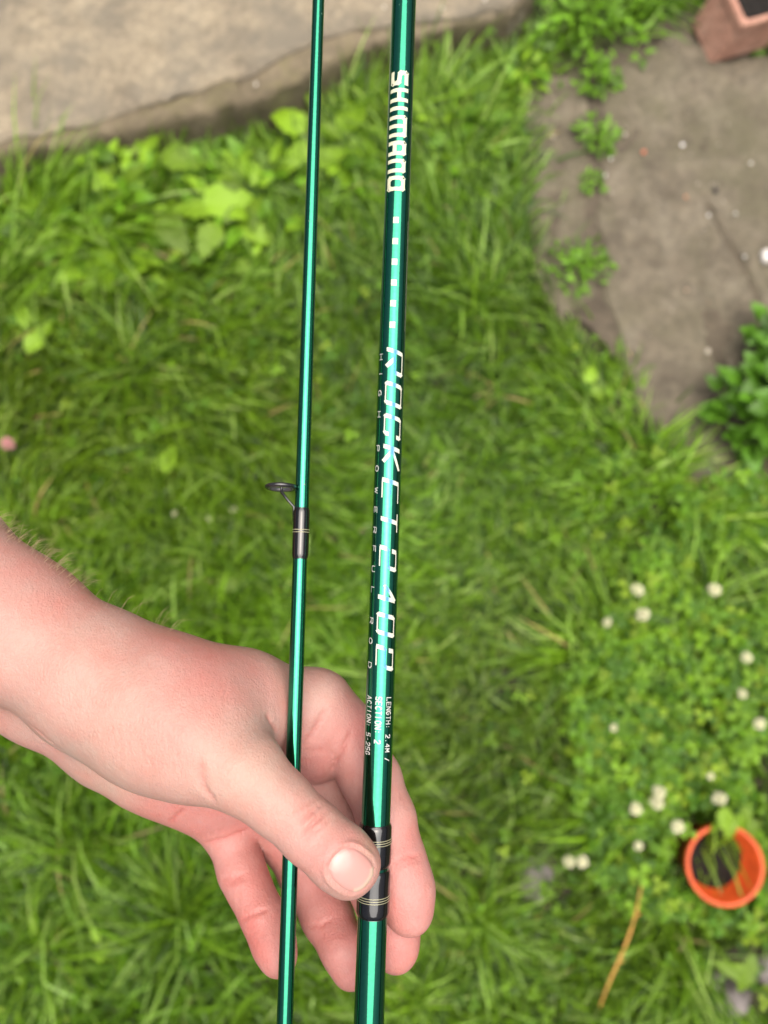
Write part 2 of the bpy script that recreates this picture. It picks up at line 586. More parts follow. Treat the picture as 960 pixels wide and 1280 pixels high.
PAL = np.array([[0.086, 0.172, 0.006], [0.126, 0.238, 0.011], [0.040, 0.092, 0.004], [0.195, 0.325, 0.050], [0.25, 0.36, 0.08], [0.30, 0.25, 0.09]])
def grass_cols(n, pale=0.0, x=None, y=None):
    w = np.array([0.31, 0.28, 0.24, 0.115, 0.043, 0.012])
    idx = rng.choice(6, n, p=w)
    c = PAL[idx] * rng.uniform(0.7, 1.42, (n, 1))
    if x is not None:
        f = fnoise(x, y, 7, 77, 3)
        c = c * (1.0 + 0.32 * f[:, None])
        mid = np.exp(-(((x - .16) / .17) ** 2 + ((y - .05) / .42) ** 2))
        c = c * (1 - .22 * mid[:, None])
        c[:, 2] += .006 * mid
        c[:, 0] *= 1 + 0.13 * fnoise(x, y, 5, 78, 2)
    return c

def scatter(n, lo, hi):
    return np.column_stack([rng.uniform(lo[0], hi[0], n), rng.uniform(lo[1], hi[1], n)])

def clover_zone(pt):
    z = GP([(700, 830), (790, 690), (860, 610), (980, 600), (1300, 600), (1300, 1130), (960, 1160), (880, 1150), (800, 1130), (740, 1110), (705, 980)])
    return inside(pt, z)

bare = [(G(668, 1100)[:2], 0.045), (G(903, 1242)[:2], 0.065), (G(955, 1235)[:2], 0.055), (G(640, 860)[:2], 0.03)]
def lawn():
    parts = []
    for k, (n, lo, hi) in enumerate([(125000, (-1.25, -0.85), (1.25, 1.5))]):
        pt = scatter(n, lo, hi)
        ok = np.ones(n, bool)
        for pz in no_grass:
            jit = 0 if pz is no_grass[0] else .022 * np.stack([fnoise(pt[:, 0], pt[:, 1], 28, 61), fnoise(pt[:, 1], pt[:, 0], 28, 62)], 1)
            ins = inside(pt + jit, pz)
            d = poly_dist(pt + jit, pz)
            ok &= ~(ins & (d > rng.exponential(0.002 if pz is no_grass[0] else 0.014, n)))
        ok &= ~inside(pt, ledge_poly) & ~((poly_dist(pt, ledge_poly) < .024 + .008 * fnoise(x0 := pt[:, 0], pt[:, 1], 30, 5)) & (x0 > -.36))
        cz = clover_zone(pt)
        ok &= ~(cz & (rng.random(n) < 0.3))
        for c, r_ in bare:
            dd = np.linalg.norm(pt - c, axis=1)
            ok &= ~((dd < r_) & (rng.random(n) < 0.93))
        dp = np.linalg.norm(pt - POT_C[:2], axis=1)
        ok &= ~(dp < 0.062)
        # thin the outskirts that the photograph does not show
        out = (np.abs(pt[:, 0]) > 0.62 + 0.22 * np.clip(pt[:, 1], 0, 2)) | (pt[:, 1] < -0.62)
        ok &= ~(out & (rng.random(n) < 0.6))
        pt = pt[ok]
        n = len(pt)
        x, y = pt[:, 0], pt[:, 1]
        az = 3.0 * fnoise(x, y, 6.5, 11, 2) + rng.normal(0, 0.75, n) + 1.0
        L = np.abs(rng.normal(0.058, 0.022, n)) * (1 + 0.28 * fnoise(x, y, 6, 12)) + 0.022
        # lawn gets longer at the left and towards the step
        L *= 1 - .3 * np.exp(-(((x - .16) / .2) ** 2 + ((y - .05) / .5) ** 2))
        L *= 1 - .33 * np.exp(-(poly_dist(pt, no_grass[1]) / .05) ** 2) * (y < 1.0)
        L *= 1 - .45 * np.exp(-(poly_dist(pt, ledge_poly) / .05) ** 2) * (x > -.35)
        L *= 1 + 0.35 * np.clip(-x - 0.1, 0, 1) + 0.3 * np.clip(y - 0.55, 0, 0.5)
        wd = rng.uniform(0.0024, 0.0054, n) * (1 + 0.2 * np.clip(-x, 0, 1))
        wd[rng.random(n) < 0.08] *= 1.5
        e0 = np.clip(rng.normal(1.0, 0.28, n), 0.15, 1.5)
        curl = np.abs(rng.normal(1.25, 0.5, n))
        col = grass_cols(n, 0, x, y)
        parts.append(make_blades(pt, L, wd, az, e0, curl, col, 0.0, 4, rng.normal(0, 0.5, n)))
    # dense tufts: (px, py, count, length, mean azimuth, spread, tone)
    tufts = [(752, 800, 120, 0.13, 1.5, 1.2, 1.2), (700, 830, 60, 0.10, 2.9, 0.8, 1.1), (770, 1010, 70, 0.11, 3.1, 0.7, 1.2), (822, 585, 70, 0.08, 0.5, 0.7, 1.4),
             (848, 635, 40, 0.10, 0.1, 0.3, 1.6), (890, 655, 80, 0.12, -0.4, 0.5, 1.4), (525, 158, 110, 0.15, 1.15, 0.6, 1.15), (60, 285, 170, 0.17, 0.3, 0.8, 1.25), (120, 300, 150, 0.16, -0.4, 0.9, 1.2), (20, 262, 90, 0.15, 1.2, 0.7, 1.2),
             (30, 360, 120, 0.15, 0.1, 0.6, 1.1), (435, 165, 70, 0.12, 1.3, 0.5, 1.1), (100, 1050, 160, 0.13, 0.4, 1.6, 0.9), (230, 1140, 160, 0.13, 2.2, 1.6, 0.9), (60, 1180, 170, 0.13, 1.0, 1.8, 0.95),
             (840, 1180, 120, 0.13, -1.9, 0.7, 1.1), (880, 1250, 110, 0.12, -2.4, 0.9, 1.15), (600, 1150, 120, 0.09, 0.4, 2.2, 1.1), (520, 1250, 140, 0.09, 2.4, 2.2, 1.15), (905, 1008, 40, 0.095, -1.4, 0.35, 1.2), (880, 1005, 30, 0.11, -1.1, 0.4, 1.1),
             (870, 760, 90, 0.13, 1.0, 0.8, 1.25), (600, 380, 110, 0.1, 0.5, 2.0, 1.1), (560, 200, 90, 0.12, 0.9, 1.0, 1.1), (170, 470, 130, 0.11, 0.2, 2.0, 1.0)]
    for (px, py, n, L0, a0, sp, tone) in tufts:
        c = G(px, py)[:2]
        pt = c + rng.normal(0, 0.022, (n, 2))
        pt = pt[~inside(pt, ledge_poly)]
        n = len(pt)
        if n == 0:
            continue
        az = rng.normal(a0, sp, n)
        L = np.abs(rng.normal(L0, L0 * 0.25, n)) + 0.02
        col = grass_cols(n) * tone
        parts.append(make_blades(pt, L, rng.uniform(0.0028, 0.0055, n), az, np.clip(rng.normal(1.05, 0.2, n), 0.3, 1.5), np.abs(rng.normal(1.2, 0.35, n)), col, 0.0, 4, rng.normal(0, 0.4, n)))
    v, f, c = merge(parts)
    o = link('grass', np_mesh('grass', v, f, np.clip(c, 0.004, 0.6)), M_grass)
    tag(o, 'long uneven green lawn grass covering the ground', 'grass', kind='stuff')
lawn()

# ------------------------------------------------------------------ clover ground cover
def trefoils(zone_fn, n, lo, hi, zmean, size, tone):
    pt = scatter(n, lo, hi)
    pt = pt[zone_fn(pt)]
    dp = np.linalg.norm(pt - POT_C[:2], axis=1)
    pt = pt[dp > 0.066]
    pt = pt[fnoise(pt[:, 0], pt[:, 1], 16, 91, 2) > -.42]
    n = len(pt)
    z = np.abs(rng.normal(zmean, 0.016, n)) + 0.012
    V, F, C = [], [], []
    col0 = np.array([[0.105, 0.23, 0.010], [0.15, 0.29, 0.012], [0.06, 0.15, 0.008], [0.21, 0.32, 0.02]])[rng.choice(4, n, p=[.35, .3, .25, .1])] * rng.uniform(.75, 1.25, (n, 1)) * tone
    outline = np.array([(0, 0), (0.35, 0.28), (0.75, 0.42), (1.0, 0.22), (0.93, 0), (1.0, -0.22), (0.75, -0.42), (0.35, -0.28)])
    k = 0
    for i in range(n):
        a0 = random.uniform(0, 6.28)
        s = size * random.uniform(0.5, 1.45)
        tx, ty = random.gauss(0, .25), random.gauss(0, .25)
        for j in range(3):
            a = a0 + j * 2.094
            ca, sa = math.cos(a), math.sin(a)
            ox = outline[:, 0] * s
            oy = outline[:, 1] * s
            lx, ly = ca * ox - sa * oy, sa * ox + ca * oy
            lz = z[i] + lx * tx + ly * ty + np.abs(oy) * 0.35 - 0.1 * ox
            V.append(np.column_stack([pt[i, 0] + lx, pt[i, 1] + ly, lz]))
            b = k * 8
            F.append([b, b + 1, b + 2, b + 4]); F.append([b + 2, b + 3, b + 4, b + 4])
            F[-1] = [b + 2, b + 3, b + 4]
            F.append([b, b + 4, b + 6, b + 7]); F.append([b + 4, b + 5, b + 6])
            C.append(np.repeat(col0[i:i + 1], 8, 0))
            k += 1
    return np.concatenate(V), F, np.concatenate(C)

cl_v, cl_f, cl_c = trefoils(clover_zone, 9500, (0.2, -0.75), (1.1, 0.35), 0.042, 0.0125, .98)
o = link('clover', np_mesh('clover', cl_v, cl_f, cl_c), M_clover)
tag(o, 'dense patch of green clover leaves around the orange pot', 'clover', kind='stuff')
def lawn_zone(pt):
    a = ~inside(pt, no_grass[0]) & ~inside(pt, no_grass[1]) & ~clover_zone(pt)
    return a & (fnoise(pt[:, 0], pt[:, 1], 8, 55, 2) > 0.05)
v_, f_, c_ = trefoils(lawn_zone, 3600, (-1.0, -0.75), (0.9, 1.25), 0.03, 0.0085, 0.95)
o = link('clover', np_mesh('lawn_clover', v_, f_, c_), M_clover)
tag(o, 'scattered small clover leaves mixed through the open lawn', 'clover', kind='stuff')

# small grit, crumbs and fallen petals lying on the path
def grit():
    V, F, C = [], [], []
    k = 0
    zone = GP([(660, 110), (850, 30), (1000, 60), (1000, 420), (900, 560), (800, 480), (720, 380)])
    pt = scatter(900, zone.min(0), zone.max(0))
    pt = pt[inside(pt, zone)][:170]
    fixed = [((855, 178), 2.2, (0.75, 0.73, 0.7)), ((806, 187), 2.2, (0.6, 0.18, 0.1)), ((765, 195), 1.8, (.6, .58, .52)), ((758, 216), 1.8, (.6, .58, .52)), ((783, 165), 1.8, (.5, .45, .36)), ((859, 243), 1.3, (.6, .25, .12)),
             ((888, 266), 1.7, (.6, .6, .55)), ((922, 264), 1.7, (.5, .5, .45)), ((941, 201), 1.6, (.6, .58, .5)), ((933, 318), 1.6, (.6, .6, .55)), ((695, 127), 1.6, (.5, .45, .36)), ((860, 360), 1.8, (.5, .36, .25)), ((887, 437), 2.6, (.42, .38, .3)), ((897, 235), 3.2, (.05, .045, .04)), ((693, 168), 1.6, (.5, .45, .36)), ((480, 10), 1.5, (.6, .58, .5)), ((606, 1), 2.0, (.62, .6, .52)), ((553, 11), 1.6, (.6, .58, .5)), ((320, 106), 1.8, (.6, .56, .48))]
    items = [(p, random.uniform(0.4, 1.1) * 0.0019, random.choice([(.3, .27, .22), (.15, .12, .09), (.42, .38, .32), (.22, .16, .11), (.09, .075, .06)]), 0.022) for p in pt]
    items += [(G(*q, 0.03 if q[1] > 115 else SLAB_Z)[:2], s * 0.0017, c, 0.0225 if q[1] > 115 else SLAB_Z + 0.002) for q, s, c in fixed]
    for p, s, c, z in items:
        vs_ = []
        for zz, rr in ((-0.6, .7), (0.1, 1.0), (0.6, .55)):
            for a in range(6):
                q = rr * s * random.uniform(.55, 1.35)
                vs_.append((p[0] + q * math.cos(a * 1.047), p[1] + q * 1.2 * math.sin(a * 1.047), z + zz * s))
        b = k
        V += vs_
        for r_ in range(2):
            for a in range(6):
                F.append([b + r_ * 6 + a, b + r_ * 6 + (a + 1) % 6, b + r_ * 6 + 6 + (a + 1) % 6, b + r_ * 6 + 6 + a])
        F.append([b + 12 + a for a in range(6)])
        C += [c] * 18
        k += 18
    o = link('grit', np_mesh('grit', np.array(V), F, np.array(C)), M_bits)
    tag(o, 'small grit, crumbs and fallen petals on the path', 'grit', kind='stuff')
grit()

# ------------------------------------------------------------------ leaves and plants
def leaf_mesh(name, mat, width=0.5, nst=7, cup=0.25, droop=0.35, tipp=1.0, lobes=0.0, shape='ovate', seed=0):
    r = random.Random(seed)
    V, F = [], []
    for i in range(nst):
        s = i / (nst - 1)
        if shape == 'ovate':
            w = math.sin(math.pi * min(1, s ** 0.8)) ** 0.75 * (1 - 0.25 * s)
        elif shape == 'round':
            w = math.sqrt(max(0, 1 - (2 * s - 1) ** 2)) * 1.05
        else:
            w = math.sin(math.pi * s ** 1.5) ** 0.8
        w = max(w, 0.04 if i == 0 else 0.0) * width * 0.5
        if lobes and 0 < i < nst - 1:
            w *= 1 + lobes * (1 if i % 2 else -1)
        z = -droop * s * s
        jz = r.uniform(-.03, .03)
        for q in (-1, -0.5, 0, 0.5, 1):
            V.append((s + r.uniform(-.02, .02), q * w * r.uniform(.9, 1.08), z + cup * abs(q * w) * (1.0 if abs(q) < .9 else .7) + jz * q + r.uniform(-.022, .022)))
    for i in range(nst - 1):
        for q in range(4):
            a = i * 5 + q
            F.append([a, a + 1, a + 6, a + 5])
    return_me = np_mesh(name, np.array(V), F, smooth=True)
    return_me.materials.append(mat)
    return return_me

SHRUB = [leaf_mesh('shrub_leaf_shape', M_leaf_shrub, w, 7, c, d, seed=i) for i, (w, c, d) in enumerate([(.72, .3, .25), (.8, .2, .35), (.66, .4, .15)])]
LIME = [leaf_mesh('lime_leaf_shape', M_leaf_lime, w, 10, c, d, lobes=lb, shape=sh, seed=i + 5) for i, (w, c, d, lb, sh) in enumerate([(.82, .3, .3, .07, 'ovate'), (.7, .25, .3, .1, 'ovate'), (.5, .3, .25, .04, 'ovate')])]
WEED = [leaf_mesh('weed_leaf_shape', M_leaf_weed, w, 5, c, d, seed=i + 9) for i, (w, c, d) in enumerate([(.5, .3, .2), (.62, .2, .35)])]

def put_leaf(me, parent, base, az, pitch, size, roll=0.0):
    o = bpy.data.objects.new('leaf', me)
    COL.objects.link(o)
    o.parent = parent
    loc = Vector(base) - world_loc(parent)
    o.matrix_local = Matrix.Translation(loc) @ Matrix.Rotation(az, 4, 'Z') @ Matrix.Rotation(-pitch, 4, 'Y') @ Matrix.Rotation(roll, 4, 'X') @ Matrix.Scale(size, 4)
    return o

def bush(name, label, cat, px, py, n, spread, height, leaf, meshes, group=None, flat=0.5, dens=0.8):
    c = G(px, py)
    root = thing(name, label, cat, (c[0], c[1], 0.0), group)
    mb = MB()
    for i in range(n):
        a = random.uniform(0, 6.283)
        q = random.random() ** dens
        rr = spread * q
        x, y = c[0] + rr * math.cos(a), c[1] + rr * math.sin(a) * 1.0
        z = 0.012 + height * (1 - 0.65 * q * q) * random.uniform(0.45, 1.05)
        if i % 4 == 0:
            mb.tube([(c[0] + .2 * rr * math.cos(a), c[1] + .2 * rr * math.sin(a), 0.0), (c[0] + .6 * rr * math.cos(a), c[1] + .6 * rr * math.sin(a), z * .7), (x, y, z)], [.0016, .0013, .0008], 5)
        put_leaf(random.choice(meshes), root, (x, y, z), a + random.gauss(0, .7), random.gauss(flat, .35), leaf * random.uniform(.65, 1.25), random.gauss(0, .35))
    mb.build('stem', M_stem, root)
    return root

bush('leafy_shrub', 'dark green leafy shrub with rounded leaves at right edge by the path', 'shrub', 940, 522, 180, 0.085, 0.12, 0.042, SHRUB)
bush('leafy_shrub', 'glossy green shoots above the leafy shrub at right edge', 'shrub', 950, 448, 60, 0.05, 0.10, 0.036, SHRUB)
bush('leafy_weed', 'bushy bright green weed between concrete step and path', 'weed', 722, 45, 280, 0.135, 0.075, 0.023, WEED, 'weeds along the path', 0.35)
bush('leafy_weed', 'green weed right of the bushy one, nearest the clay trough', 'weed', 792, 22, 70, 0.07, 0.06, 0.02, WEED, 'weeds along the path', 0.35)
bush('leafy_weed', 'small trailing weed just below the bushy weed by the step', 'weed', 745, 112, 45, 0.035, 0.04, 0.018, WEED, 'weeds along the path', 0.35)
bush('leafy_weed', 'small round weed growing in the joint between two flagstones', 'weed', 741, 178, 75, 0.04, 0.032, 0.016, WEED, 'weeds along the path', 0.3)
bush('leafy_weed', 'low weed clump at lower end of the flagstone joint', 'weed', 722, 338, 120, 0.055, 0.035, 0.016, WEED, 'weeds along the path', 0.3)
bush('leafy_weed', 'sparse little weed midway down the flagstone joint', 'weed', 738, 235, 26, 0.022, 0.02, 0.013, WEED, 'weeds along the path', 0.3)
bush('leafy_weed', 'low weed tangle against front of the concrete step', 'weed', 262, 232, 80, 0.07, 0.055, 0.024, WEED, 'weeds along the step', 0.35)
bush('leafy_weed', 'leafy weed below the step at the left, among long grass', 'weed', 165, 250, 90, 0.10, 0.085, 0.038, [WEED[1], LIME[1], LIME[2]], 'weeds along the step', 0.35)
bush('leafy_weed', 'lime green seedling clump below right corner of the step', 'weed', 648, 112, 34, 0.045, 0.05, 0.028, [LIME[2], WEED[1]], 'weeds along the step', 0.35)

bush('leafy_weed', 'broad leafed weed in the upper lawn left of the thin rod', 'weed', 325, 262, 70, 0.12, 0.06, 0.042, [WEED[1], LIME[1], LIME[2]], 'weeds along the step', 0.3, 0.6)
bush('leafy_weed', 'broad leafed weed at the upper left, in long arching grass', 'weed', 130, 300, 80, 0.15, 0.07, 0.046, [WEED[1], LIME[1], LIME[2]], 'weeds along the step', 0.3, 0.6)
bush('leafy_weed', 'broad leafed weed behind the lettered rod near the step', 'weed', 560, 172, 50, 0.09, 0.06, 0.038, [WEED[1], LIME[2]], 'weeds along the step', 0.3, 0.6)
bush('leafy_weed', 'low spreading weed in the lawn between the two rods', 'weed', 430, 215, 26, 0.08, 0.05, 0.04, [WEED[1], LIME[2]], 'weeds along the step', 0.3, 0.6)

def broadleaf(name, label, px, py, leaves, group='broad leaf plants in the lawn', h=0.06):
    c = G(px, py)
    root = thing(name, label, 'plant', (c[0], c[1], 0), group)
    mb = MB()
    for (lx, ly, size, deg, k, pit) in leaves:
        z = h * random.uniform(.8, 1.15)
        m = G(lx, ly, z)
        a = R(deg)
        b = (m[0] - .5 * size * math.cos(a), m[1] - .5 * size * math.sin(a), z)
        put_leaf(LIME[k], root, b, a, pit, size, random.gauss(0, .2))
        mb.tube([(c[0], c[1], 0), ((c[0] + b[0]) / 2, (c[1] + b[1]) / 2, z * .7), b], [.002, .0018, .0014], 6)
    mb.build('stem', M_stem, root)
    return root
broadleaf('broadleaf_plant', 'lime broad leaf plant behind the thin rod below the step', 400, 200, [(360, 152, .075, 140, 0, .25), (440, 142, .085, 80, 0, .1), (375, 192, .06, 200, 1, .1), (414, 196, .065, 30, 1, .2), (392, 120, .05, 100, 1, .3), (452, 185, .055, -10, 1, .1)])
broadleaf('broadleaf_plant', 'pale green leaf plant left of the thin rod, over a dark gap', 285, 270, [(285, 252, .085, 10, 0, .2), (262, 300, .07, 250, 1, .2), (318, 290, .065, -40, 1, .15), (240, 262, .07, 170, 1, .2)])
broadleaf('broadleaf_plant', 'yellow green leaf plant at far left of the upper lawn', 95, 330, [(90, 338, .075, 215, 0, .1), (215, 290, .085, 300, 1, .1), (130, 320, .06, 20, 1, .2), (60, 300, .06, 140, 2, .2)])
broadleaf('broadleaf_plant', 'olive green leaf plant touching the step front at left', 195, 240, [(110, 172, .09, 160, 1, .2), (185, 168, .085, 60, 0, .25), (230, 200, .08, -10, 1, .2)])
broadleaf('broadleaf_plant', 'single pale oval leaf above the wrist in the lawn', 292, 745, [(290, 728, .048, 5, 0, .05)], h=.05)
broadleaf('broadleaf_plant', 'small bright leaf plant mid lawn left of the black rod guide', 212, 585, [(210, 572, .052, 80, 1, .1), (232, 585, .04, -20, 2, .1), (185, 580, .038, 190, 2, .1)], h=.05)
broadleaf('broadleaf_plant', 'tiny lime leaf sprout in the lower left grass', 125, 1192, [(128, 1188, .034, 60, 1, .2), (120, 1168, .024, 120, 2, .3), (138, 1180, .024, 10, 2, .2)], h=.07)
broadleaf('broadleaf_plant', 'lime green bent leaf beside grey stones at lower right', 945, 1225, [(937, 1205, .036, 70, 1, .3), (915, 1212, .055, 160, 2, .1), (930, 1228, .035, 250, 1, .1)], h=.06)
broadleaf('broadleaf_plant', 'long yellow green blade leaf at left edge of the lawn', 30, 440, [(48, 420, .07, 60, 2, .1), (30, 395, .05, 110, 2, .2)], h=.06)
broadleaf('broadleaf_plant', 'green leaves hanging over the back rim of the orange pot', 918, 1030, [(912, 1034, .036, 250, 1, .2), (928, 1030, .034, 300, 2, .1), (898, 1030, .034, 230, 2, .1), (941, 1036, .030, 280, 1, .1), (905, 1024, .034, 260, 1, .2), (933, 1020, .03, 280, 1, .2)], h=.112)
broadleaf('broadleaf_plant', 'pale leaf pair in the lawn right of the lettered rod', 740, 478, [(738, 468, .035, 80, 1, .2), (746, 490, .032, -40, 1, .1)], h=.05)

# ------------------------------------------------------------------ clover flowers
def flower_mesh(mat, n=46):
    mb = MB()
    ga = math.pi * (3 - 5 ** .5)
    for i in range(n):
        zz = 1 - 1.75 * (i + .5) / n
        rr = math.sqrt(max(0, 1 - zz * zz))
        d = Vector((rr * math.cos(ga * i), rr * math.sin(ga * i), zz))
        d = (d + Vector((0, 0, .25))).normalized()
        t = d.orthogonal().normalized()
        b = d.cross(t)
        L = random.uniform(.85, 1.1)
        p0, p1, p2 = d * .25, d * (.72 * L), d * L
        w = .17
        mb.add([p0 + t * .05, p0 - t * .05, p1 + t * w, p1 + b * w, p1 - t * w, p1 - b * w, p2 + t * .05], [[0, 2, 3], [0, 3, 4, 1], [1, 4, 5], [0, 1, 5, 2], [2, 6, 3], [3, 6, 4], [4, 6, 5], [5, 6, 2]])
    me = np_mesh('flower_head', np.array(mb.v), mb.f)
    me.materials.append(mat)
    return me
FL = flower_mesh(M_petal)
FLP = flower_mesh(M_petal_pink)
def flower(label, px, py, size=.0125, me=None, group='white clover flowers', z=.1):
    top = Vector(G(px, py, z))
    base = Vector((top.x + random.uniform(-.02, .02), top.y + random.uniform(-.02, .02), 0.0))
    root = thing('clover_flower', label, 'flower', base, group)
    mb = MB()
    mid = (base + top) / 2 + Vector((random.uniform(-.006, .006), random.uniform(-.006, .006), .01))
    mb.tube([base, mid, top], .0009, 6)
    mb.build('stem', M_stem, root)
    o = bpy.data.objects.new('flower_head', me or FL)
    COL.objects.link(o)
    o.parent = root
    size *= .9
    o.matrix_local = Matrix.Translation(top - base) @ Matrix.Rotation(random.uniform(0, 6), 4, 'Z') @ Matrix.Rotation(random.gauss(0, .5), 4, 'X') @ Matrix.Diagonal((size * random.uniform(.85, 1.12), size * random.uniform(.85, 1.12), size * random.uniform(.8, 1.05), 1))
flower('left one of the upper pair of white clover flowers in long grass', 797, 737)
flower('white clover flower right of the upper pair, alone in clover', 893, 737)
flower('lower one of the upper pair of white clover flowers', 804, 768)
flower('small faded white clover flower left of the upper pair', 759, 778, .009)
flower('white clover flower near right edge, well above the pot', 933, 822, .0115)
flower('dull small clover flower near right edge below a brighter one', 928, 867, .009)
flower('white clover flower half way down the right edge', 949, 905, .0115)
flower('white clover flower left of the touching pair, upper left of pot', 795, 1011)
flower('upper flower of the touching white clover pair', 824, 990)
flower('lower flower of the touching white clover pair', 821, 1003, .0135)
flower('white clover flower directly above the orange pot', 899, 998, .013)
flower('white clover flower just left of the orange pot rim', 847, 1033, .0115)
flower('tiny faded clover flower left of the orange pot', 798, 1057, .008)
flower('browned left flower of the low pair at the clover edge', 711, 1077, .0115)
flower('right flower of the low pair at the clover edge', 728, 1077, .0115)
flower('faint small clover flower above the orange pot, deep in leaves', 888, 970, .007)
flower('small faint clover flower at left side of the clover patch', 767, 910, .007)
flower('small cream clover flower high in the left lawn', 152, 483, .0065, z=.038)
flower('left one of three dim cream clover flowers above the forearm', 218, 641, .0065, z=.038)
flower('middle one of three dim cream clover flowers above the forearm', 262, 648, .006, z=.038)
flower('right one of three dim cream clover flowers above the forearm', 292, 638, .0068, z=.038)
flower('small cream clover flower just above the hand by the wrist', 252, 752, .006, z=.038)
flower('pink clover flower at the left edge of the lawn', 10, 555, .013, FLP, z=.07)

# dry stalk lying on the grass
mb = MB()
q0, q1 = G(802, 1104, .075), G(753, 1258, .07)
pts = []
for i in range(9):
    s = i / 8
    p = q0 + (q1 - q0) * s
    pts.append((p[0] + .004 * math.sin(s * 5), p[1], p[2] + .006 * math.sin(s * 3.1)))
mb.tube(pts, [.0024 - .0002 * abs(i - 4) for i in range(9)], 8)
for i in (2, 5):
    mb.tube([pts[i], (pts[i][0] + .006, pts[i][1] + .002, pts[i][2] + .004)], [.0028, .001], 6)
o = mb.build('dry_stalk', M_dry)
tag(o, 'thin ochre dry stalk lying on grass left of the orange pot', 'stalk')

# stones
def stone(label, px, py, rx, ry, rz, mat, z=0.01, group=None, seed=1):
    c = G(px, py, z)
    V, F = [], []
    nu, nv = 18, 10
    for i in range(nv + 1):
        th = math.pi * i / nv
        for j in range(nu):
            ph = 2 * math.pi * j / nu
            d = Vector((math.sin(th) * math.cos(ph), math.sin(th) * math.sin(ph), math.cos(th)))
            k = 1 + .28 * mnoise.noise(d * 1.6 + Vector((seed * 3.1, 0, 0))) + .1 * mnoise.noise(d * 5 + Vector((seed, 2, 0)))
            V.append((c[0] + d.x * rx * k, c[1] + d.y * ry * k, c[2] + d.z * rz * k))
    for i in range(nv):
        for j in range(nu):
            F.append([i * nu + j, (i + 1) * nu + j, (i + 1) * nu + (j + 1) % nu, i * nu + (j + 1) % nu])
    o = link('stone', np_mesh('stone', np.array(V), F, smooth=True), mat)
    tag(o, label, 'stone', group)
stone('bright white pebble at right edge of the flagstone path', 958, 320, .011, .014, .009, M_pebble, .024, seed=2)
stone('small grey stone half hidden in grass below the orange pot', 888, 1222, .02, .016, .026, M_stone, .016, 'grey stones in the grass', 3)
stone('larger grey stone at lower right among thin grass', 911, 1247, .032, .024, .03, M_stone, .016, 'grey stones in the grass', 4)
stone('grey stone cut by the right edge beside a lime leaf', 962, 1212, .03, .022, .024, M_stone, .012, 'grey stones in the grass', 5)
stone('flat grey stone showing through grass right of the fingertips', 668, 1100, .028, .036, .014, M_stone, .004, 'grey stones in the grass', 6)
stone('dark stone at foot of the leafy shrub by the path', 880, 588, .016, .014, .014, M_stone, .006, 'grey stones in the grass', 7)

# ------------------------------------------------------------------ orange pot
def lathe(prof, c, seg=48):
    V, F = [], []
    for (r_, z) in prof:
        for k in range(seg):
            a = 2 * math.pi * k / seg
            V.append((c[0] + r_ * math.cos(a), c[1] + r_ * math.sin(a), c[2] + z))
    for i in range(len(prof) - 1):
        for k in range(seg):
            F.append([i * seg + k, i * seg + (k + 1) % seg, (i + 1) * seg + (k + 1) % seg, (i + 1) * seg + k])
    return V, F
pot = thing('plant_pot', 'round bright orange plastic pot with dark soil in the clover', 'pot', (POT_C[0], POT_C[1], 0))
pc = (POT_C[0], POT_C[1], 0)
zt = POT_C[2]
v, f = lathe([(.0, .002), (.041, .002), (.0435, .006), (.051, zt - .022), (.0555, zt - .021), (.0585, zt - .002), (.0575, zt), (.0535, zt), (.0515, zt - .003), (.049, zt - .02), (.0475, zt - .022), (.041, .01), (.0, .008)], pc)
link('pot_body', np_mesh('pot_body', np.array(v), f, smooth=True), M_orange, pot)
sv, sf = [], []
seg = 40
for i in range(9):
    r_ = .0455 * i / 8
    for k in range(seg):
        a = 2 * math.pi * k / seg
        x, y = r_ * math.cos(a), r_ * math.sin(a)
        sv.append((pc[0] + x, pc[1] + y, zt - .047 + .004 * mnoise.noise(Vector((x * 90, y * 90, 1))) + .003 * mnoise.noise(Vector((x * 300, y * 300, 5)))))
for i in range(8):
    for k in range(seg):
        sf.append([i * seg + k, (i + 1) * seg + k, (i + 1) * seg + (k + 1) % seg, i * seg + (k + 1) % seg])
link('soil', np_mesh('soil', np.array(sv), sf, smooth=True), M_soil, pot)
pl = thing('potted_grass', 'few long thin blades growing out of the orange pot', 'grass', (pc[0] - .01, pc[1] + .012, zt - .047))
n = 6
v, q, t, c = make_blades(np.array([pc[0] - .010, pc[1] + .014]) + rng.normal(0, .010, (n, 2)), rng.uniform(.06, .12, n), rng.uniform(.003, .0048, n), rng.normal(1.35, .3, n), rng.uniform(.9, 1.35, n), rng.uniform(.5, 1.2, n), grass_cols(n) * 1.25, zt - .047, 4)
o = link('blade', np_mesh('blade', v, [q, t], c), M_grass, pl)
tag(o, kind='stuff')

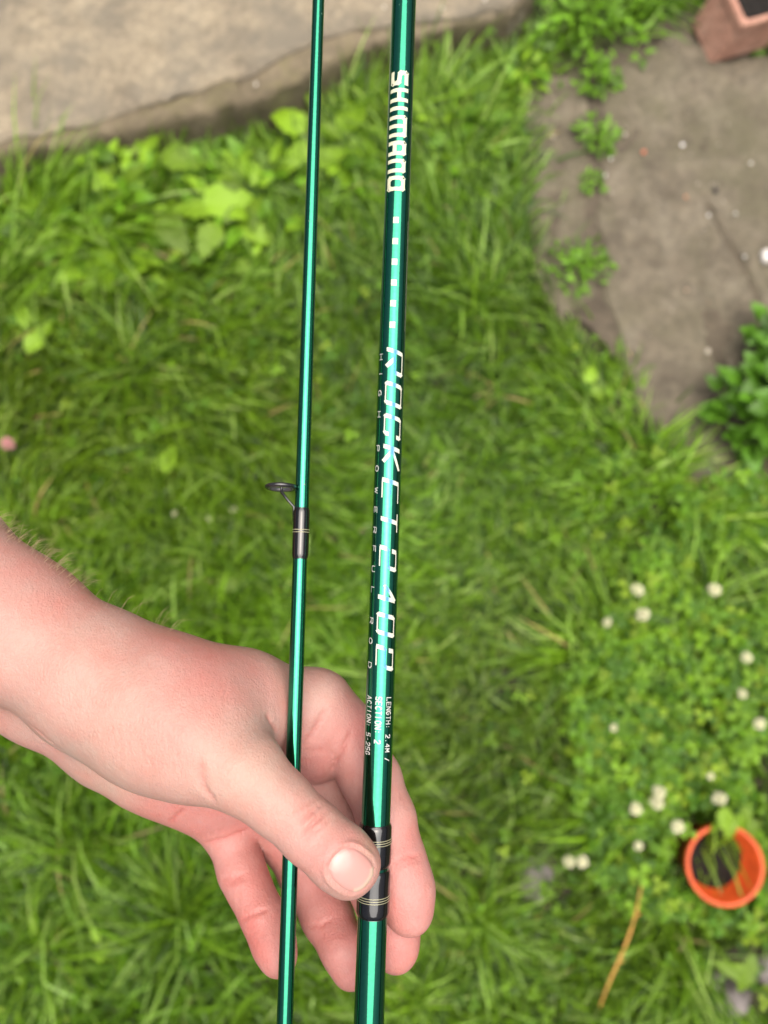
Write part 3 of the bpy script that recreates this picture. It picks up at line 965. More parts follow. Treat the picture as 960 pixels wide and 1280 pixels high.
# ------------------------------------------------------------------ clay trough at top right
def trough():
    b0, b1, b2 = G(886, 81, .02), G(856, 33, .02), G(975, 55, .02)
    u = (b2 - b0); u[2] = 0; u /= np.linalg.norm(u)
    w = np.array([-u[1], u[0], 0.0])
    wid = abs((b1 - b0) @ w)
    L = 0.34
    h = 0.088
    root = thing('clay_trough', 'faded terracotta trough of dark soil at top right corner', 'planter', tuple(b0))
    def ring(ins_, z):
        # ins_ positive: outward flare
        a = b0 - u * ins_ - w * ins_
        c = [a, a + u * (L + 2 * ins_), a + u * (L + 2 * ins_) + w * (wid + 2 * ins_), a + w * (wid + 2 * ins_)]
        out = []
        for i in range(4):
            p, prev, nxt = c[i], c[i - 1], c[(i + 1) % 4]
            d1 = (prev - p) / np.linalg.norm(prev - p)
            d2 = (nxt - p) / np.linalg.norm(nxt - p)
            r_ = .009
            for k in range(4):
                s = k / 3
                q = p + d1 * r_ * (1 - s) ** 2 + d2 * r_ * s ** 2 + u * z * .38 + w * z * .06
                out.append((q[0], q[1], .022 + z))
        return out
    levels = [(0.0, 0.0), (.002, .003), (.007, h - .016), (.0085, h - .014), (.010, h - .012), (.011, h - .003), (.010, h), (.002, h), (0.0, h - .002), (-.003, h - .03), (-.006, .02)]
    V, F = [], []
    for ins_, z in levels:
        V += ring(ins_, z)
    n = 16
    for k in range(len(levels) - 1):
        for i in range(n):
            j = (i + 1) % n
            F.append([k * n + i, k * n + j, (k + 1) * n + j, (k + 1) * n + i])
    F.append(list(range(n))[::-1])
    F.append([(len(levels) - 1) * n + i for i in range(n)])
    me = np_mesh('trough_body', np.array(V), F)
    link('trough_body', me, M_terra, root)
    # soil as a bumpy sheet
    a = b0 + u * (.001 + (h - .018) * .38) + w * (.001 + (h - .018) * .06)
    V, F = [], []
    nx, ny = 40, 16
    for i in range(nx):
        for j in range(ny):
            p = a + u * (L - .002) * i / (nx - 1) + w * (wid - .002) * j / (ny - 1)
            V.append((p[0], p[1], 0.022 + h - .018 + .005 * mnoise.noise(Vector((p[0] * 60, p[1] * 60, 0))) + .003 * mnoise.noise(Vector((p[0] * 220, p[1] * 220, 4)))))
    for i in range(nx - 1):
        for j in range(ny - 1):
            F.append([i * ny + j, (i + 1) * ny + j, (i + 1) * ny + j + 1, i * ny + j + 1])
    link('soil', np_mesh('soil', np.array(V), F, smooth=True), M_soil, root)
trough()
bush('leafy_weed', 'small green weed under the clay trough at right edge', 'weed', 968, 66, 30, .04, .03, .02, WEED, 'weeds along the path', 0.3)

# ================================================================== HAND AND FOREARM
def cone(px, py, d, r, px2, py2, d2, r2):
    return (cam_pt(px, py, d), r * d / FPX, cam_pt(px2, py2, d2), r2 * d2 / FPX)

def chain(*nodes):
    return [cone(*nodes[i], *nodes[i + 1]) for i in range(len(nodes) - 1)]

def twin(off, nodes):
    """two parallel chains, offset across the limb in the picture plane: an oval section"""
    out = []
    for s in (-1, 1):
        nn = []
        for i, (x, y, d, r) in enumerate(nodes):
            a = nodes[max(i - 1, 0)]
            b = nodes[min(i + 1, len(nodes) - 1)]
            dx, dy = b[0] - a[0], b[1] - a[1]
            l = math.hypot(dx, dy)
            o_ = off[i] if hasattr(off, '__len__') else off
            nn.append((x - s * dy / l * o_, y + s * dx / l * o_, d, r - o_))
        out += chain(*nn)
    return out

palm = []
palm += chain((-560, 330, .290, 140), (-330, 500, .262, 112), (-100, 694, .248, 92), (20, 785, .2435, 84), (125, 852, .241, 79), (205, 905, .237, 76))
palm += chain((-560, 340, .310, 140), (-330, 510, .292, 106), (-100, 715, .272, 77), (60, 846, .265, 75), (150, 914, .266, 66), (205, 950, .268, 58), (262, 986, .270, 52))
palm += chain((125, 852, .246, 78), (210, 866, .2465, 69), (300, 876, .2535, 58), (385, 886, .2620, 44))
palm += chain((205, 880, .2370, 70), (262, 884, .2420, 60), (312, 884, .2485, 48))
palm += chain((150, 880, .258, 62), (262, 915, .264, 54), (365, 945, .269, 40))
palm += chain((150, 900, .262, 58), (255, 958, .268, 54), (325, 996, .272, 38))
palm += chain((205, 950, .268, 56), (278, 1022, .273, 29))
thumb = twin([10, 8, 5, 4, 5, 8, 8], [(190, 898, .238, 80), (254, 933, .2300, 66), (306, 964, .2250, 46), (350, 1003, .2228, 36.5), (389, 1040, .2222, 35), (424, 1070, .2242, 36.5), (441, 1085, .2258, 37)])
thumb += chain((262, 905, .242, 54), (325, 905, .2515, 36))
lobe = chain((335, 900, .2590, 36), (385, 925, .2620, 40), (397, 940, .2625, 37))
index = chain((397, 884, .2635, 46), (428, 914, .2640, 38), (464, 974, .2590, 35), (483, 1025, .2535, 33), (497, 1076, .2498, 33), (507, 1112, .2478, 33), (512, 1138, .2473, 30.5))
middle = chain((368, 945, .268, 40), (428, 1036, .268, 34), (455, 1085, .265, 32), (478, 1130, .2605, 31), (492, 1168, .2575, 30), (496, 1188, .2565, 27))
ring = chain((325, 998, .274, 34), (354, 1050, .2785, 29), (379, 1090, .2780, 29.5), (410, 1146, .2700, 30), (430, 1186, .262, 28), (439, 1210, .2605, 26))
pinky = chain((283, 1034, .2715, 29), (304, 1092, .2650, 27.5), (315, 1118, .2610, 25.5), (328, 1146, .2565, 25), (342, 1178, .2525, 24.5), (349, 1197, .2500, 23))

def sd_cone(p, c):
    a, ra, b, rb = c
    ab = b - a
    t = np.clip(((p - a) @ ab) / (ab @ ab + 1e-12), 0, 1)
    q = p - a - t[:, None] * ab
    return np.sqrt((q * q).sum(1)) - (ra + t * (rb - ra))

def smin(a, b, k):
    h = np.maximum(k - np.abs(a - b), 0) / k
    return np.minimum(a, b) - h * h * k * 0.25

GROUPS = [(thumb, .010, .005), (lobe, .008, .005), (index, .007, .005), (middle, .006, .004), (ring, .006, .004), (pinky, .006, .004)]
def sdf(p):
    f0 = None
    for c in palm:
        d = sd_cone(p, c)
        f0 = d if f0 is None else smin(f0, d, .008)
    out = f0.copy()
    for g, k, ki in GROUPS:
        ends = np.array([q for c in g for q in (c[0], c[2])])
        pad = max(max(c[1], c[3]) for c in g) + .022
        m = np.where(((p > ends.min(0) - pad) & (p < ends.max(0) + pad)).all(1))[0]
        if len(m) == 0:
            continue
        pm = p[m]
        fg = None
        for c in g:
            d = sd_cone(pm, c)
            fg = d if fg is None else smin(fg, d, ki)
        out[m] = np.minimum(out[m], smin(f0[m], fg, k))
    return out

def grad(p, e=2e-4):
    g = np.zeros_like(p)
    for i in range(3):
        dp = np.zeros(3)
        dp[i] = e
        g[:, i] = sdf(p + dp) - sdf(p - dp)
    return g / (np.linalg.norm(g, axis=1)[:, None] + 1e-12)

def trace(px, py, d0=.19, d1=.33):
    """where the sight lines through these pixels first meet the skin (nan if they miss)"""
    px, py = np.atleast_1d(px).astype(float), np.atleast_1d(py).astype(float)
    dirs = np.column_stack([(px - 480) / FPX, (640 - py) / FPX, -np.ones(len(px))])
    t = np.full(len(px), d0)
    for i in range(80):
        f = sdf(dirs * t[:, None])
        t = t + np.clip(f * .8, -.002, .02)
    p = dirs * t[:, None]
    p[(np.abs(sdf(p)) > 4e-4) | (t > d1)] = np.nan
    return p

def surface_nets(lo, hi, h):
    n = np.ceil((hi - lo) / h).astype(int) + 1
    cs = 4
    nc = n // cs + 2
    ax = [lo[i] + np.arange(nc[i]) * h * cs for i in range(3)]
    X, Y, Z = np.meshgrid(*ax, indexing='ij')
    fc = sdf(np.stack([X, Y, Z], -1).reshape(-1, 3)).reshape(X.shape)
    F = np.repeat(np.repeat(np.repeat(fc, cs, 0), cs, 1), cs, 2).astype(np.float32)
    nr = np.abs(fc) < h * cs * 2.0
    nearF = np.repeat(np.repeat(np.repeat(nr, cs, 0), cs, 1), cs, 2)
    idx = np.argwhere(nearF)
    vals = np.empty(len(idx), np.float32)
    for s in range(0, len(idx), 400000):
        vals[s:s + 400000] = sdf(lo + idx[s:s + 400000] * h)
    F[nearF] = vals
    inn = F < 0
    c = [inn[i:inn.shape[0] - 1 + i, j:inn.shape[1] - 1 + j, k:inn.shape[2] - 1 + k] for i in (0, 1) for j in (0, 1) for k in (0, 1)]
    tot = sum(a.astype(np.int8) for a in c)
    act = (tot > 0) & (tot < 8)
    cells = np.argwhere(act)
    vid = np.full(act.shape, -1, np.int64)
    vid[act] = np.arange(len(cells))
    verts = lo + (cells + .5) * h
    faces = []
    for a in range(3):
        b, c2 = (a + 1) % 3, (a + 2) % 3
        s0 = [slice(None)] * 3
        s1 = [slice(None)] * 3
        s0[a] = slice(0, -1)
        s1[a] = slice(1, None)
        A, B = inn[tuple(s0)], inn[tuple(s1)]
        ch = np.argwhere(A != B)
        flip = A[tuple(ch.T)]
        ok = (ch[:, b] > 0) & (ch[:, c2] > 0) & (ch[:, b] < act.shape[b]) & (ch[:, c2] < act.shape[c2]) & (ch[:, a] < act.shape[a])
        ch, flip = ch[ok], flip[ok]
        eb = np.zeros(3, int); eb[b] = 1
        ec = np.zeros(3, int); ec[c2] = 1
        q = np.stack([vid[tuple((ch - eb - ec).T)], vid[tuple((ch - ec).T)], vid[tuple(ch.T)], vid[tuple((ch - eb).T)]], 1)
        q[~flip] = q[~flip][:, ::-1]
        faces.append(q)
    faces = np.concatenate(faces)
    faces = faces[(faces >= 0).all(1)]
    for i in range(3):
        d = sdf(verts)
        verts = verts - grad(verts) * np.clip(d, -h, h)[:, None] * (1.0 if i else .9)
    e = np.concatenate([faces[:, [0, 1]], faces[:, [1, 2]], faces[:, [2, 3]], faces[:, [3, 0]]])
    cnt = np.bincount(e[:, 0], minlength=len(verts)) + np.bincount(e[:, 1], minlength=len(verts))
    for i in range(3):
        av = np.stack([np.bincount(e[:, 0], verts[e[:, 1], k], len(verts)) + np.bincount(e[:, 1], verts[e[:, 0], k], len(verts)) for k in range(3)], 1) / np.maximum(cnt, 1)[:, None]
        verts = verts + .5 * (av - verts)
    return verts, faces

lo = np.array([-.368, -.176, -.366])
hi = np.array([.030, .146, -.196])
hv, hf = surface_nets(lo, hi, .0008)
hn = grad(hv)

# creases pressed into the skin: (pixel polyline, width, depth, redness)
CREASES = [
    ([(404, 1003), (388, 1017), (370, 1036)], .0008, .00045, .2), ([(411, 1011), (394, 1026), (374, 1048)], .0008, .0005, .25), ([(396, 1012), (378, 1026)], .0006, .0003, .1),
    ([(399, 1034), (385, 1046), (377, 1060)], .0007, .0003, .15), ([(249, 945), (252, 972), (258, 990), (272, 1005)], .0011, .0007, .35), 
    ([(231, 1010), (221, 1020), (210, 1032)], .0008, .0007, .5), ([(248, 1056), (282, 1048), (316, 1034)], .0009, .0007, .5), ([(272, 1101), (290, 1100), (310, 1090)], .0008, .0005, .45), ([(275, 1107), (292, 1105), (312, 1096)], .0007, .0003, .3),
    ([(298, 1152), (320, 1142), (340, 1134)], .0008, .0005, .45), ([(385, 1160), (400, 1158), (420, 1146)], .0008, .0004, .4), ([(488, 1084), (508, 1072), (532, 1068)], .0008, .0005, .45), ([(489, 1090), (510, 1079), (534, 1074)], .0007, .0003, .3),
    ([(414, 962), (424, 946), (434, 924), (441, 912)], .0009, .0006, .45), ([(376, 938), (390, 914), (402, 892), (412, 884)], .0008, .0004, .3), ([(384, 930), (398, 905), (408, 893)], .0006, .0003, .2), ([(378, 938), (396, 937), (412, 938)], .0007, .0003, .2),
    ([(330, 890), (340, 906), (348, 917)], .0009, .0006, .4), ([(38, 905), (60, 925), (84, 944)], .0007, .0003, .2),
    *[([(138 + 9 * k, 900 + 2.2 * k + 6 * math.sin(k * 2.3)), (142 + 9 * k, 925 + 2.4 * k), (146 + 9.2 * k, 948 + 2.6 * k + 8 * math.sin(k * 1.7))], .0006, .00016, .07) for k in range(12)],
    *[([(392 + 5 * k, 1000 + 6 * k), (380 + 5 * k, 1012 + 6.5 * k), (368 + 5 * k, 1028 + 7 * k)], .0005, .00018, .1) for k in range(5)],
    ([(405, 1018), (388, 1033), (370, 1052)], .0006, .0004, .2), ([(416, 1020), (400, 1034), (384, 1052)], .0006, .0003, .15), ([(398, 996), (380, 1008), (364, 1024)], .0006, .00025, .1),
]
disp = np.zeros(len(hv))
red_extra = np.zeros(len(hv))
for pl_, w_, dep, rd in CREASES:
    pp = []
    for i in range(len(pl_) - 1):
        k = 14
        for j in range(k):
            s = j / k
            pp.append((pl_[i][0] * (1 - s) + pl_[i + 1][0] * s, pl_[i][1] * (1 - s) + pl_[i + 1][1] * s))
    pp = np.array(pp)
    pp += np.random.default_rng(int(pp[0, 0])).normal(0, .35, pp.shape)
    q = trace(pp[:, 0], pp[:, 1])
    ok = ~np.isnan(q[:, 0])
    q = q[ok]
    if len(q) < 3:
        continue
    box = ((hv > q.min(0) - .006) & (hv < q.max(0) + .006)).all(1)
    ii = np.where(box)[0]
    D = np.sqrt(((hv[ii][:, None, :] - q[None]) ** 2).sum(2))
    s = D.argmin(1) / (len(q) - 1)
    fade = np.clip(np.minimum(s, 1 - s) * 5, .15, 1)
    dm = D.min(1)
    disp[ii] -= 1.1 * dep * fade * np.exp(-(dm / (w_ * .85)) ** 2)
    red_extra[ii] += 1.1 * rd * fade * np.exp(-(dm / (w_ * .9)) ** 2)
# gentle uneven flesh and tendons
disp += .00025 * np.sin(hv[:, 0] * 190 + hv[:, 1] * 130) * np.sin(hv[:, 1] * 170 - hv[:, 2] * 120)
NAIL = (439, 1087, .783, .622, 28, 26)
_px = 480 + FPX * hv[:, 0] / -hv[:, 2]
_py = 640 - FPX * hv[:, 1] / -hv[:, 2]
_u = ((_px - NAIL[0]) * NAIL[2] + (_py - NAIL[1]) * NAIL[3]) / NAIL[4]
_v = (-(_px - NAIL[0]) * NAIL[3] + (_py - NAIL[1]) * NAIL[2]) / NAIL[5]
_m = (np.abs(_u) ** 2.6 + np.abs(_v) ** 2.6) ** (1 / 2.6)
_fr = (hv[:, 2] > -.2235) & (_m < 2)
disp += np.where(_fr, .00075 * np.exp(-((_m - 1.12) / .11) ** 2) * np.clip(.95 - _u, 0, 1), 0)
disp -= np.where(_fr, .0003 * np.exp(-((_m - 1.0) / .05) ** 2), 0)
hv2 = hv + hn * disp[:, None]

# skin tone by region
BASE = np.array([.405, .255, .218])
PINK = np.array([.45, .198, .178])
PALE = np.array([.415, .288, .232])
RED = np.array([.38, .11, .09])
TINTS = [((420, 900, .25), .018, PINK, .65), ((150, 820, .22), .06, PINK, .25), ((455, 940, .25), .014, PINK, .8), ((345, 885, .245), .010, PINK, .8), ((250, 810, .235), .018, PINK, .55), ((330, 825, .24), .014, PINK, .5), ((130, 770, .235), .02, PINK, .3), ((40, 735, .24), .022, PINK, .35), ((395, 955, .25), .010, PINK, .85),
         ((510, 1070, .245), .022, PINK, .85), ((515, 1135, .245), .012, PINK, .7), ((490, 1170, .25), .022, PINK, .95), ((430, 1090, .262), .022, PINK, .75), ((430, 1200, .255), .016, PINK, .95), ((390, 1140, .26), .018, PINK, .8), ((290, 1080, .262), .020, PINK, .8), ((335, 1180, .25), .015, PINK, 1.0), ((325, 1175, .247), .008, RED, .5), ((270, 1030, .255), .014, PINK, .75),
         ((415, 1055, .216), .009, PINK, .65), ((380, 1075, .216), .012, PINK, .35), ((230, 870, .218), .02, PINK, .3), ((190, 1015, .25), .012, PINK, .6), ((60, 930, .25), .012, PINK, .5), ((330, 1060, .262), .02, PINK, .6),
         ((140, 985, .25), .012, PALE, .7), ((60, 850, .225), .03, PALE, .5), ((50, 875, .228), .012, np.array([.33, .25, .225]), .45), ((105, 905, .228), .010, np.array([.33, .25, .225]), .4), ((-20, 835, .232), .012, np.array([.33, .25, .225]), .35), ((310, 965, .212), .016, PALE, .75), ((170, 930, .22), .022, PALE, .4), ((405, 850, .243), .010, PALE, .7), ((462, 1056, .222), .004, PALE, .8), ((420, 1015, .216), .006, PALE, .5)]
col = np.tile(BASE, (len(hv2), 1))
for (px, py, d), s, c, w in TINTS:
    dd = ((hv2 - cam_pt(px, py, d)) ** 2).sum(1)
    k = (w * np.exp(-dd / (s * s)))[:, None]
    col = col * (1 - k) + c * k
kk = np.clip(red_extra, 0, .7)[:, None]
col = col * (1 - kk) + RED * kk
hand = np_mesh('person', to_world(hv2), hf, np.clip(col, 0, 1), smooth=True)
person = link('person', hand, M_skin)
person['_loc'] = (0, 0, 0)
tag(person, 'bare left forearm and hand reaching in from left, pinching the green rods', 'person')

# thumbnail laid on the skin
def nail(cx, cy, ux, uy, hl, hw, name, parent):
    l = math.hypot(ux, uy)
    ux, uy = ux / l, uy / l
    vx, vy = -uy, ux
    N = 21
    gu, gv = np.meshgrid(np.linspace(-1, 1, N), np.linspace(-1, 1, N), indexing='ij')
    # square to rounded-square
    e = 2.6
    rad = (np.abs(gu) ** e + np.abs(gv) ** e) ** (1 / e)
    mx = np.maximum(np.abs(gu), np.abs(gv))
    sc = np.where(rad > 1e-6, mx / np.maximum(rad, 1e-6), 1)
    u, v = gu * sc, gv * sc
    px = cx + u * hl * ux + v * hw * vx
    py = cy + u * hl * uy + v * hw * vy
    p = trace(px.ravel(), py.ravel())
    good = ~np.isnan(p[:, 0])
    if not good.all():
        gi = np.where(good)[0]
        for i in np.where(~good)[0]:
            j = gi[((px.ravel()[gi] - px.ravel()[i]) ** 2 + (py.ravel()[gi] - py.ravel()[i]) ** 2).argmin()]
            p[i] = p[j]
    n_ = grad(p)
    m = np.maximum(np.abs(gu), np.abs(gv)).ravel()
    uu = gu.ravel()
    lift = .00055 * (1 - m ** 6) - .0004 * (m > .99)
    lift += .00035 * np.clip(uu, 0, 1) ** 4 * (m < .99)
    p = p + n_ * lift[:, None]
    cols = np.tile(np.array([.50, .265, .235]), (N * N, 1))
    white = np.clip((uu - .72) / .14, 0, 1)[:, None]
    cols = cols * (1 - white) + np.array([.52, .42, .32]) * white
    lun = np.clip((-uu - .45) / .3, 0, 1)[:, None] * (np.abs(gv.ravel()) < .75)[:, None]
    cols = cols * (1 - .5 * lun) + np.array([.54, .37, .33]) * .5 * lun
    i = np.arange(N * N).reshape(N, N)
    f = np.stack([i[:-1, :-1], i[:-1, 1:], i[1:, 1:], i[1:, :-1]], -1).reshape(-1, 4)
    me = np_mesh(name, to_world(p), f, cols, smooth=True)
    return link(name, me, M_nailc, parent)
M_nailc, t_, b_ = mat_new('thumbnail_surface')
t_.links.new(attr(t_), b_.inputs['Base Color'])
b_.inputs['Roughness'].default_value = 0.25
b_.inputs['Subsurface Weight'].default_value = 0.15
b_.inputs['Subsurface Scale'].default_value = 0.002
nail(*NAIL, 'thumbnail', person)

# fine hair along the upper edge of the forearm
def arm_hair():
    r = np.random.default_rng(3)
    ex = np.array([-40, 0, 60, 100, 150, 200, 260, 330])
    ey = np.array([625, 655, 697, 725, 756, 780, 798, 815])
    n = 170
    px = np.concatenate([r.uniform(-40, 110, n - 25), r.uniform(110, 215, 25)])
    px = px + 4 * np.sin(px * .4)
    py = np.interp(px, ex, ey) + r.exponential(3.5, n) + 1.5
    p = trace(px, py)
    ok = ~np.isnan(p[:, 0])
    p = p[ok]
    nn = grad(p)
    mb = MB()
    along = cam_pt(200, 780, .24) - cam_pt(0, 655, .24)
    along /= np.linalg.norm(along)
    for i in range(len(p)):
        L = r.uniform(.0025, .0085)
        t = along * r.uniform(.2, .8) + nn[i] * r.uniform(.5, 1.1) + np.array([0, .35, 0]) + r.normal(0, .18, 3)
        t /= np.linalg.norm(t)
        b = p[i] + t * L * .55 + nn[i] * L * .08
        c = p[i] + t * L + along * L * .12 - nn[i] * L * .08
        mb.tube([to_world(p[i]), to_world(b), to_world(c)], [.00004, .000032, .00001], 3, cap=False)
    o = mb.build('arm_hair', M_hair, person)
    tag(o, kind='stuff')
arm_hair()

# ================================================================== FISHING ROD SECTIONS
class Rod:
    def __init__(s, a, b, ra, rb):
        """a, b: (px, py, depth) at the picture's top and bottom; radii there"""
        s.A, s.B = P(*a), P(*b)
        s.ya, s.yb, s.da, s.db = a[1], b[1], a[2], b[2]
        s.ra, s.rb = ra, rb
        s.ax = (s.B - s.A) / np.linalg.norm(s.B - s.A)
        mid = (s.A + s.B) / 2
        tc = CAM - mid
        tc -= s.ax * (tc @ s.ax)
        s.nz = tc / np.linalg.norm(tc)           # towards the viewer
        s.nx = np.cross(s.ax, s.nz)              # across
        if s.nx[0] < 0:
            s.nx = -s.nx
    def t(s, y):
        return (s.da * (y - s.ya)) / (s.da * (y - s.ya) + s.db * (s.yb - y))
    def at(s, t):
        return s.A + (s.B - s.A) * t
    def r(s, t):
        return s.ra + (s.rb - s.ra) * t
    def on(s, t, phi, lift=0.0):
        q = s.r(t) + lift
        return s.at(t) + (s.nz * math.cos(phi) + s.nx * math.sin(phi)) * q
    def sleeve(s, prof, seg=40):
        """prof: list of (t, radius)"""
        V, F = [], []
        for (t, q) in prof:
            c = s.at(t)
            for k in range(seg):
                a = 2 * math.pi * k / seg
                V.append(c + (s.nz * math.cos(a) + s.nx * math.sin(a)) * q)
        for i in range(len(prof) - 1):
            for k in range(seg):
                F.append([i * seg + k, i * seg + (k + 1) % seg, (i + 1) * seg + (k + 1) % seg, (i + 1) * seg + k])
        F.append(list(range(seg)))
        F.append([(len(prof) - 1) * seg + k for k in range(seg)][::-1])
        return V, F

def sleeve_obj(rod, prof, name, mat, parent, seg=40):
    v, f = rod.sleeve(prof, seg)
    return link(name, np_mesh(name, np.array(v), f, smooth=True), mat, parent)

def wrap(rod, y0, y1, th, parent, bands, seg=44, end=5):
    t0, t1 = rod.t(y0), rod.t(y1)
    e = (t1 - t0) * end / max(1, (y1 - y0))
    prof = [(t0 - e * .3, rod.r(t0) + .00001), (t0, rod.r(t0) + th * .45), (t0 + e * .5, rod.r(t0) + th * .85), (t0 + e, rod.r(t0) + th)]
    for k in range(1, 6):
        tt = t0 + e + (t1 - t0 - 2 * e) * k / 6
        prof.append((tt, rod.r(tt) + th * (1 + .04 * math.sin(k * 2.1))))
    prof += [(t1 - e, rod.r(t1) + th), (t1 - e * .5, rod.r(t1) + th * .85), (t1, rod.r(t1) + th * .45), (t1 + e * .3, rod.r(t1) + .00001)]
    w = sleeve_obj(rod, prof, 'thread_wrap', M_wrap, parent, seg)
    for yb in bands:
        tb = rod.t(yb)
        dt = rod.t(yb + .55) - tb
        q = rod.r(tb) + th * 1.04
        b = sleeve_obj(rod, [(tb - dt, q - .00005), (tb - dt * .6, q + .00006), (tb + dt * .6, q + .00006), (tb + dt, q - .00005)], 'trim_band', M_gold, w, seg)
    return w

# ---- stroke lettering wrapped round the rod
def arc(cx, cy, rx, ry, a0, a1, n=10):
    return [(cx + rx * math.cos(R(a0 + (a1 - a0) * i / n)), cy + ry * math.sin(R(a0 + (a1 - a0) * i / n))) for i in range(n + 1)]
GL = {
    'H': [[(0, 0), (0, 1)], [(1, 0), (1, 1)], [(0, .5), (1, .5)]],
    'I': [[(.5, 0), (.5, 1)]],
    'G': [arc(.5, .5, .5, .5, 45, 330, 14) + [(1, .45), (.55, .45)]],
    'P': [[(0, 0), (0, 1), (.7, 1), (1, .88), (1, .6), (.7, .48), (0, .48)]],
    'O': [arc(.5, .5, .5, .5, 90, 450, 18)],
    'W': [[(0, 1), (.25, 0), (.5, .9), (.75, 0), (1, 1)]],
    'E': [[(1, 1), (0, 1), (0, 0), (1, 0)], [(0, .5), (.85, .5)]],
    'R': [[(0, 0), (0, 1), (.7, 1), (1, .88), (1, .62), (.7, .48), (0, .48)], [(.5, .48), (1, 0)]],
    'F': [[(1, 1), (0, 1), (0, 0)], [(0, .5), (.85, .5)]],
    'U': [[(0, 1), (0, .3), (.15, .08), (.4, 0), (.6, 0), (.85, .08), (1, .3), (1, 1)]],
    'L': [[(0, 1), (0, 0), (1, 0)]],
    'D': [[(0, 0), (0, 1), (.6, 1), (.9, .8), (1, .5), (.9, .2), (.6, 0), (0, 0)]],
    'N': [[(0, 0), (0, 1), (1, 0), (1, 1)]],
    'T': [[(0, 1), (1, 1)], [(.5, 1), (.5, 0)]],
    'S': [[(.95, .85), (.75, 1), (.25, 1), (.03, .85), (.03, .65), (.25, .52), (.75, .48), (.97, .35), (.97, .15), (.75, 0), (.25, 0), (.05, .15)]],
    'C': [arc(.5, .5, .5, .5, 45, 315, 14)],
    'A': [[(0, 0), (.5, 1), (1, 0)], [(.2, .35), (.8, .35)]],
    'M': [[(0, 0), (0, 1), (.5, .3), (1, 1), (1, 0)]],
    '2': [[(.03, .8), (.25, 1), (.75, 1), (.97, .85), (.97, .62), (0, 0), (1, 0)]],
    '4': [[(.75, 0), (.75, 1), (0, .3), (1, .3)]],
    '5': [[(.95, 1), (.1, 1), (.05, .55), (.7, .6), (.97, .4), (.95, .15), (.7, 0), (.25, 0), (.03, .12)]],
    '-': [[(.2, .45), (.8, .45)]],
    ':': [[(.5, .1), (.5, .2)], [(.5, .6), (.5, .7)]],
    '.': [[(.5, 0), (.5, .12)]],
    '/': [[(.1, 0), (.9, 1)]],
}
# squared letters of the model name
SQ = {
    'R': [[(0, 0), (0, 1), (.9, 1), (1, .92), (1, .52), (0, .48)], [(.35, .48), (.8, 0)]],
    'O': [[(.08, 0), (0, .06), (0, .94), (.08, 1), (.92, 1), (1, .94), (1, .06), (.92, 0), (.08, 0)]],
    'C': [[(.95, .25), (.95, .06), (.85, 0), (.08, 0), (0, .06), (0, .94), (.08, 1), (.92, 1), (1, .94), (1, .75)]],
    'K': [[(0, 0), (0, 1)], [(.95, 1), (.12, .52), (.75, 0)]],
    'E': [[(.95, 0), (0, 0), (0, 1), (1, 1)], [(0, .5), (.7, .5)]],
    'T': [[(-.1, 1), (1.1, 1)], [(.5, 1), (.5, 0)]],
    '2': [[(.05, .72), (.05, 1), (.92, 1), (1, .92), (1, .58), (.92, .5), (.1, .5), (0, .42), (0, 0), (1, 0)]],
    '4': [[(.95, .35), (.0, .35), (.8, 1), (.8, 0)]],
    '0': [[(.08, 0), (0, .06), (0, .94), (.08, 1), (.92, 1), (1, .94), (1, .06), (.92, 0), (.08, 0)]],
}
# heavy block letters of the maker's mark
LOGO = {
    'S': [[(.88, .88), (.26, .88), (.17, .8), (.17, .62), (.26, .53), (.74, .49), (.83, .4), (.83, .22), (.74, .12), (.12, .12)]],
    'H': [[(.17, .05), (.17, .95)], [(.83, .05), (.83, .95)], [(.17, .52), (.83, .52)]],
    'I': [[(.5, .05), (.5, .95)]],
    'M': [[(.12, .05), (.12, .8), (.17, .88), (.83, .88), (.88, .8), (.88, .05)], [(.5, .05), (.5, .88)]],
    'A': [[(.17, .05), (.17, .8), (.26, .88), (.74, .88), (.83, .8), (.83, .05)], [(.17, .38), (.83, .38)]],
    'N': [[(.17, .05), (.17, .8), (.26, .88), (.74, .88), (.83, .8), (.83, .05)]],
    'O': [[(.26, .12), (.17, .2), (.17, .8), (.26, .88), (.74, .88), (.83, .8), (.83, .2), (.74, .12), (.26, .12)]],
}

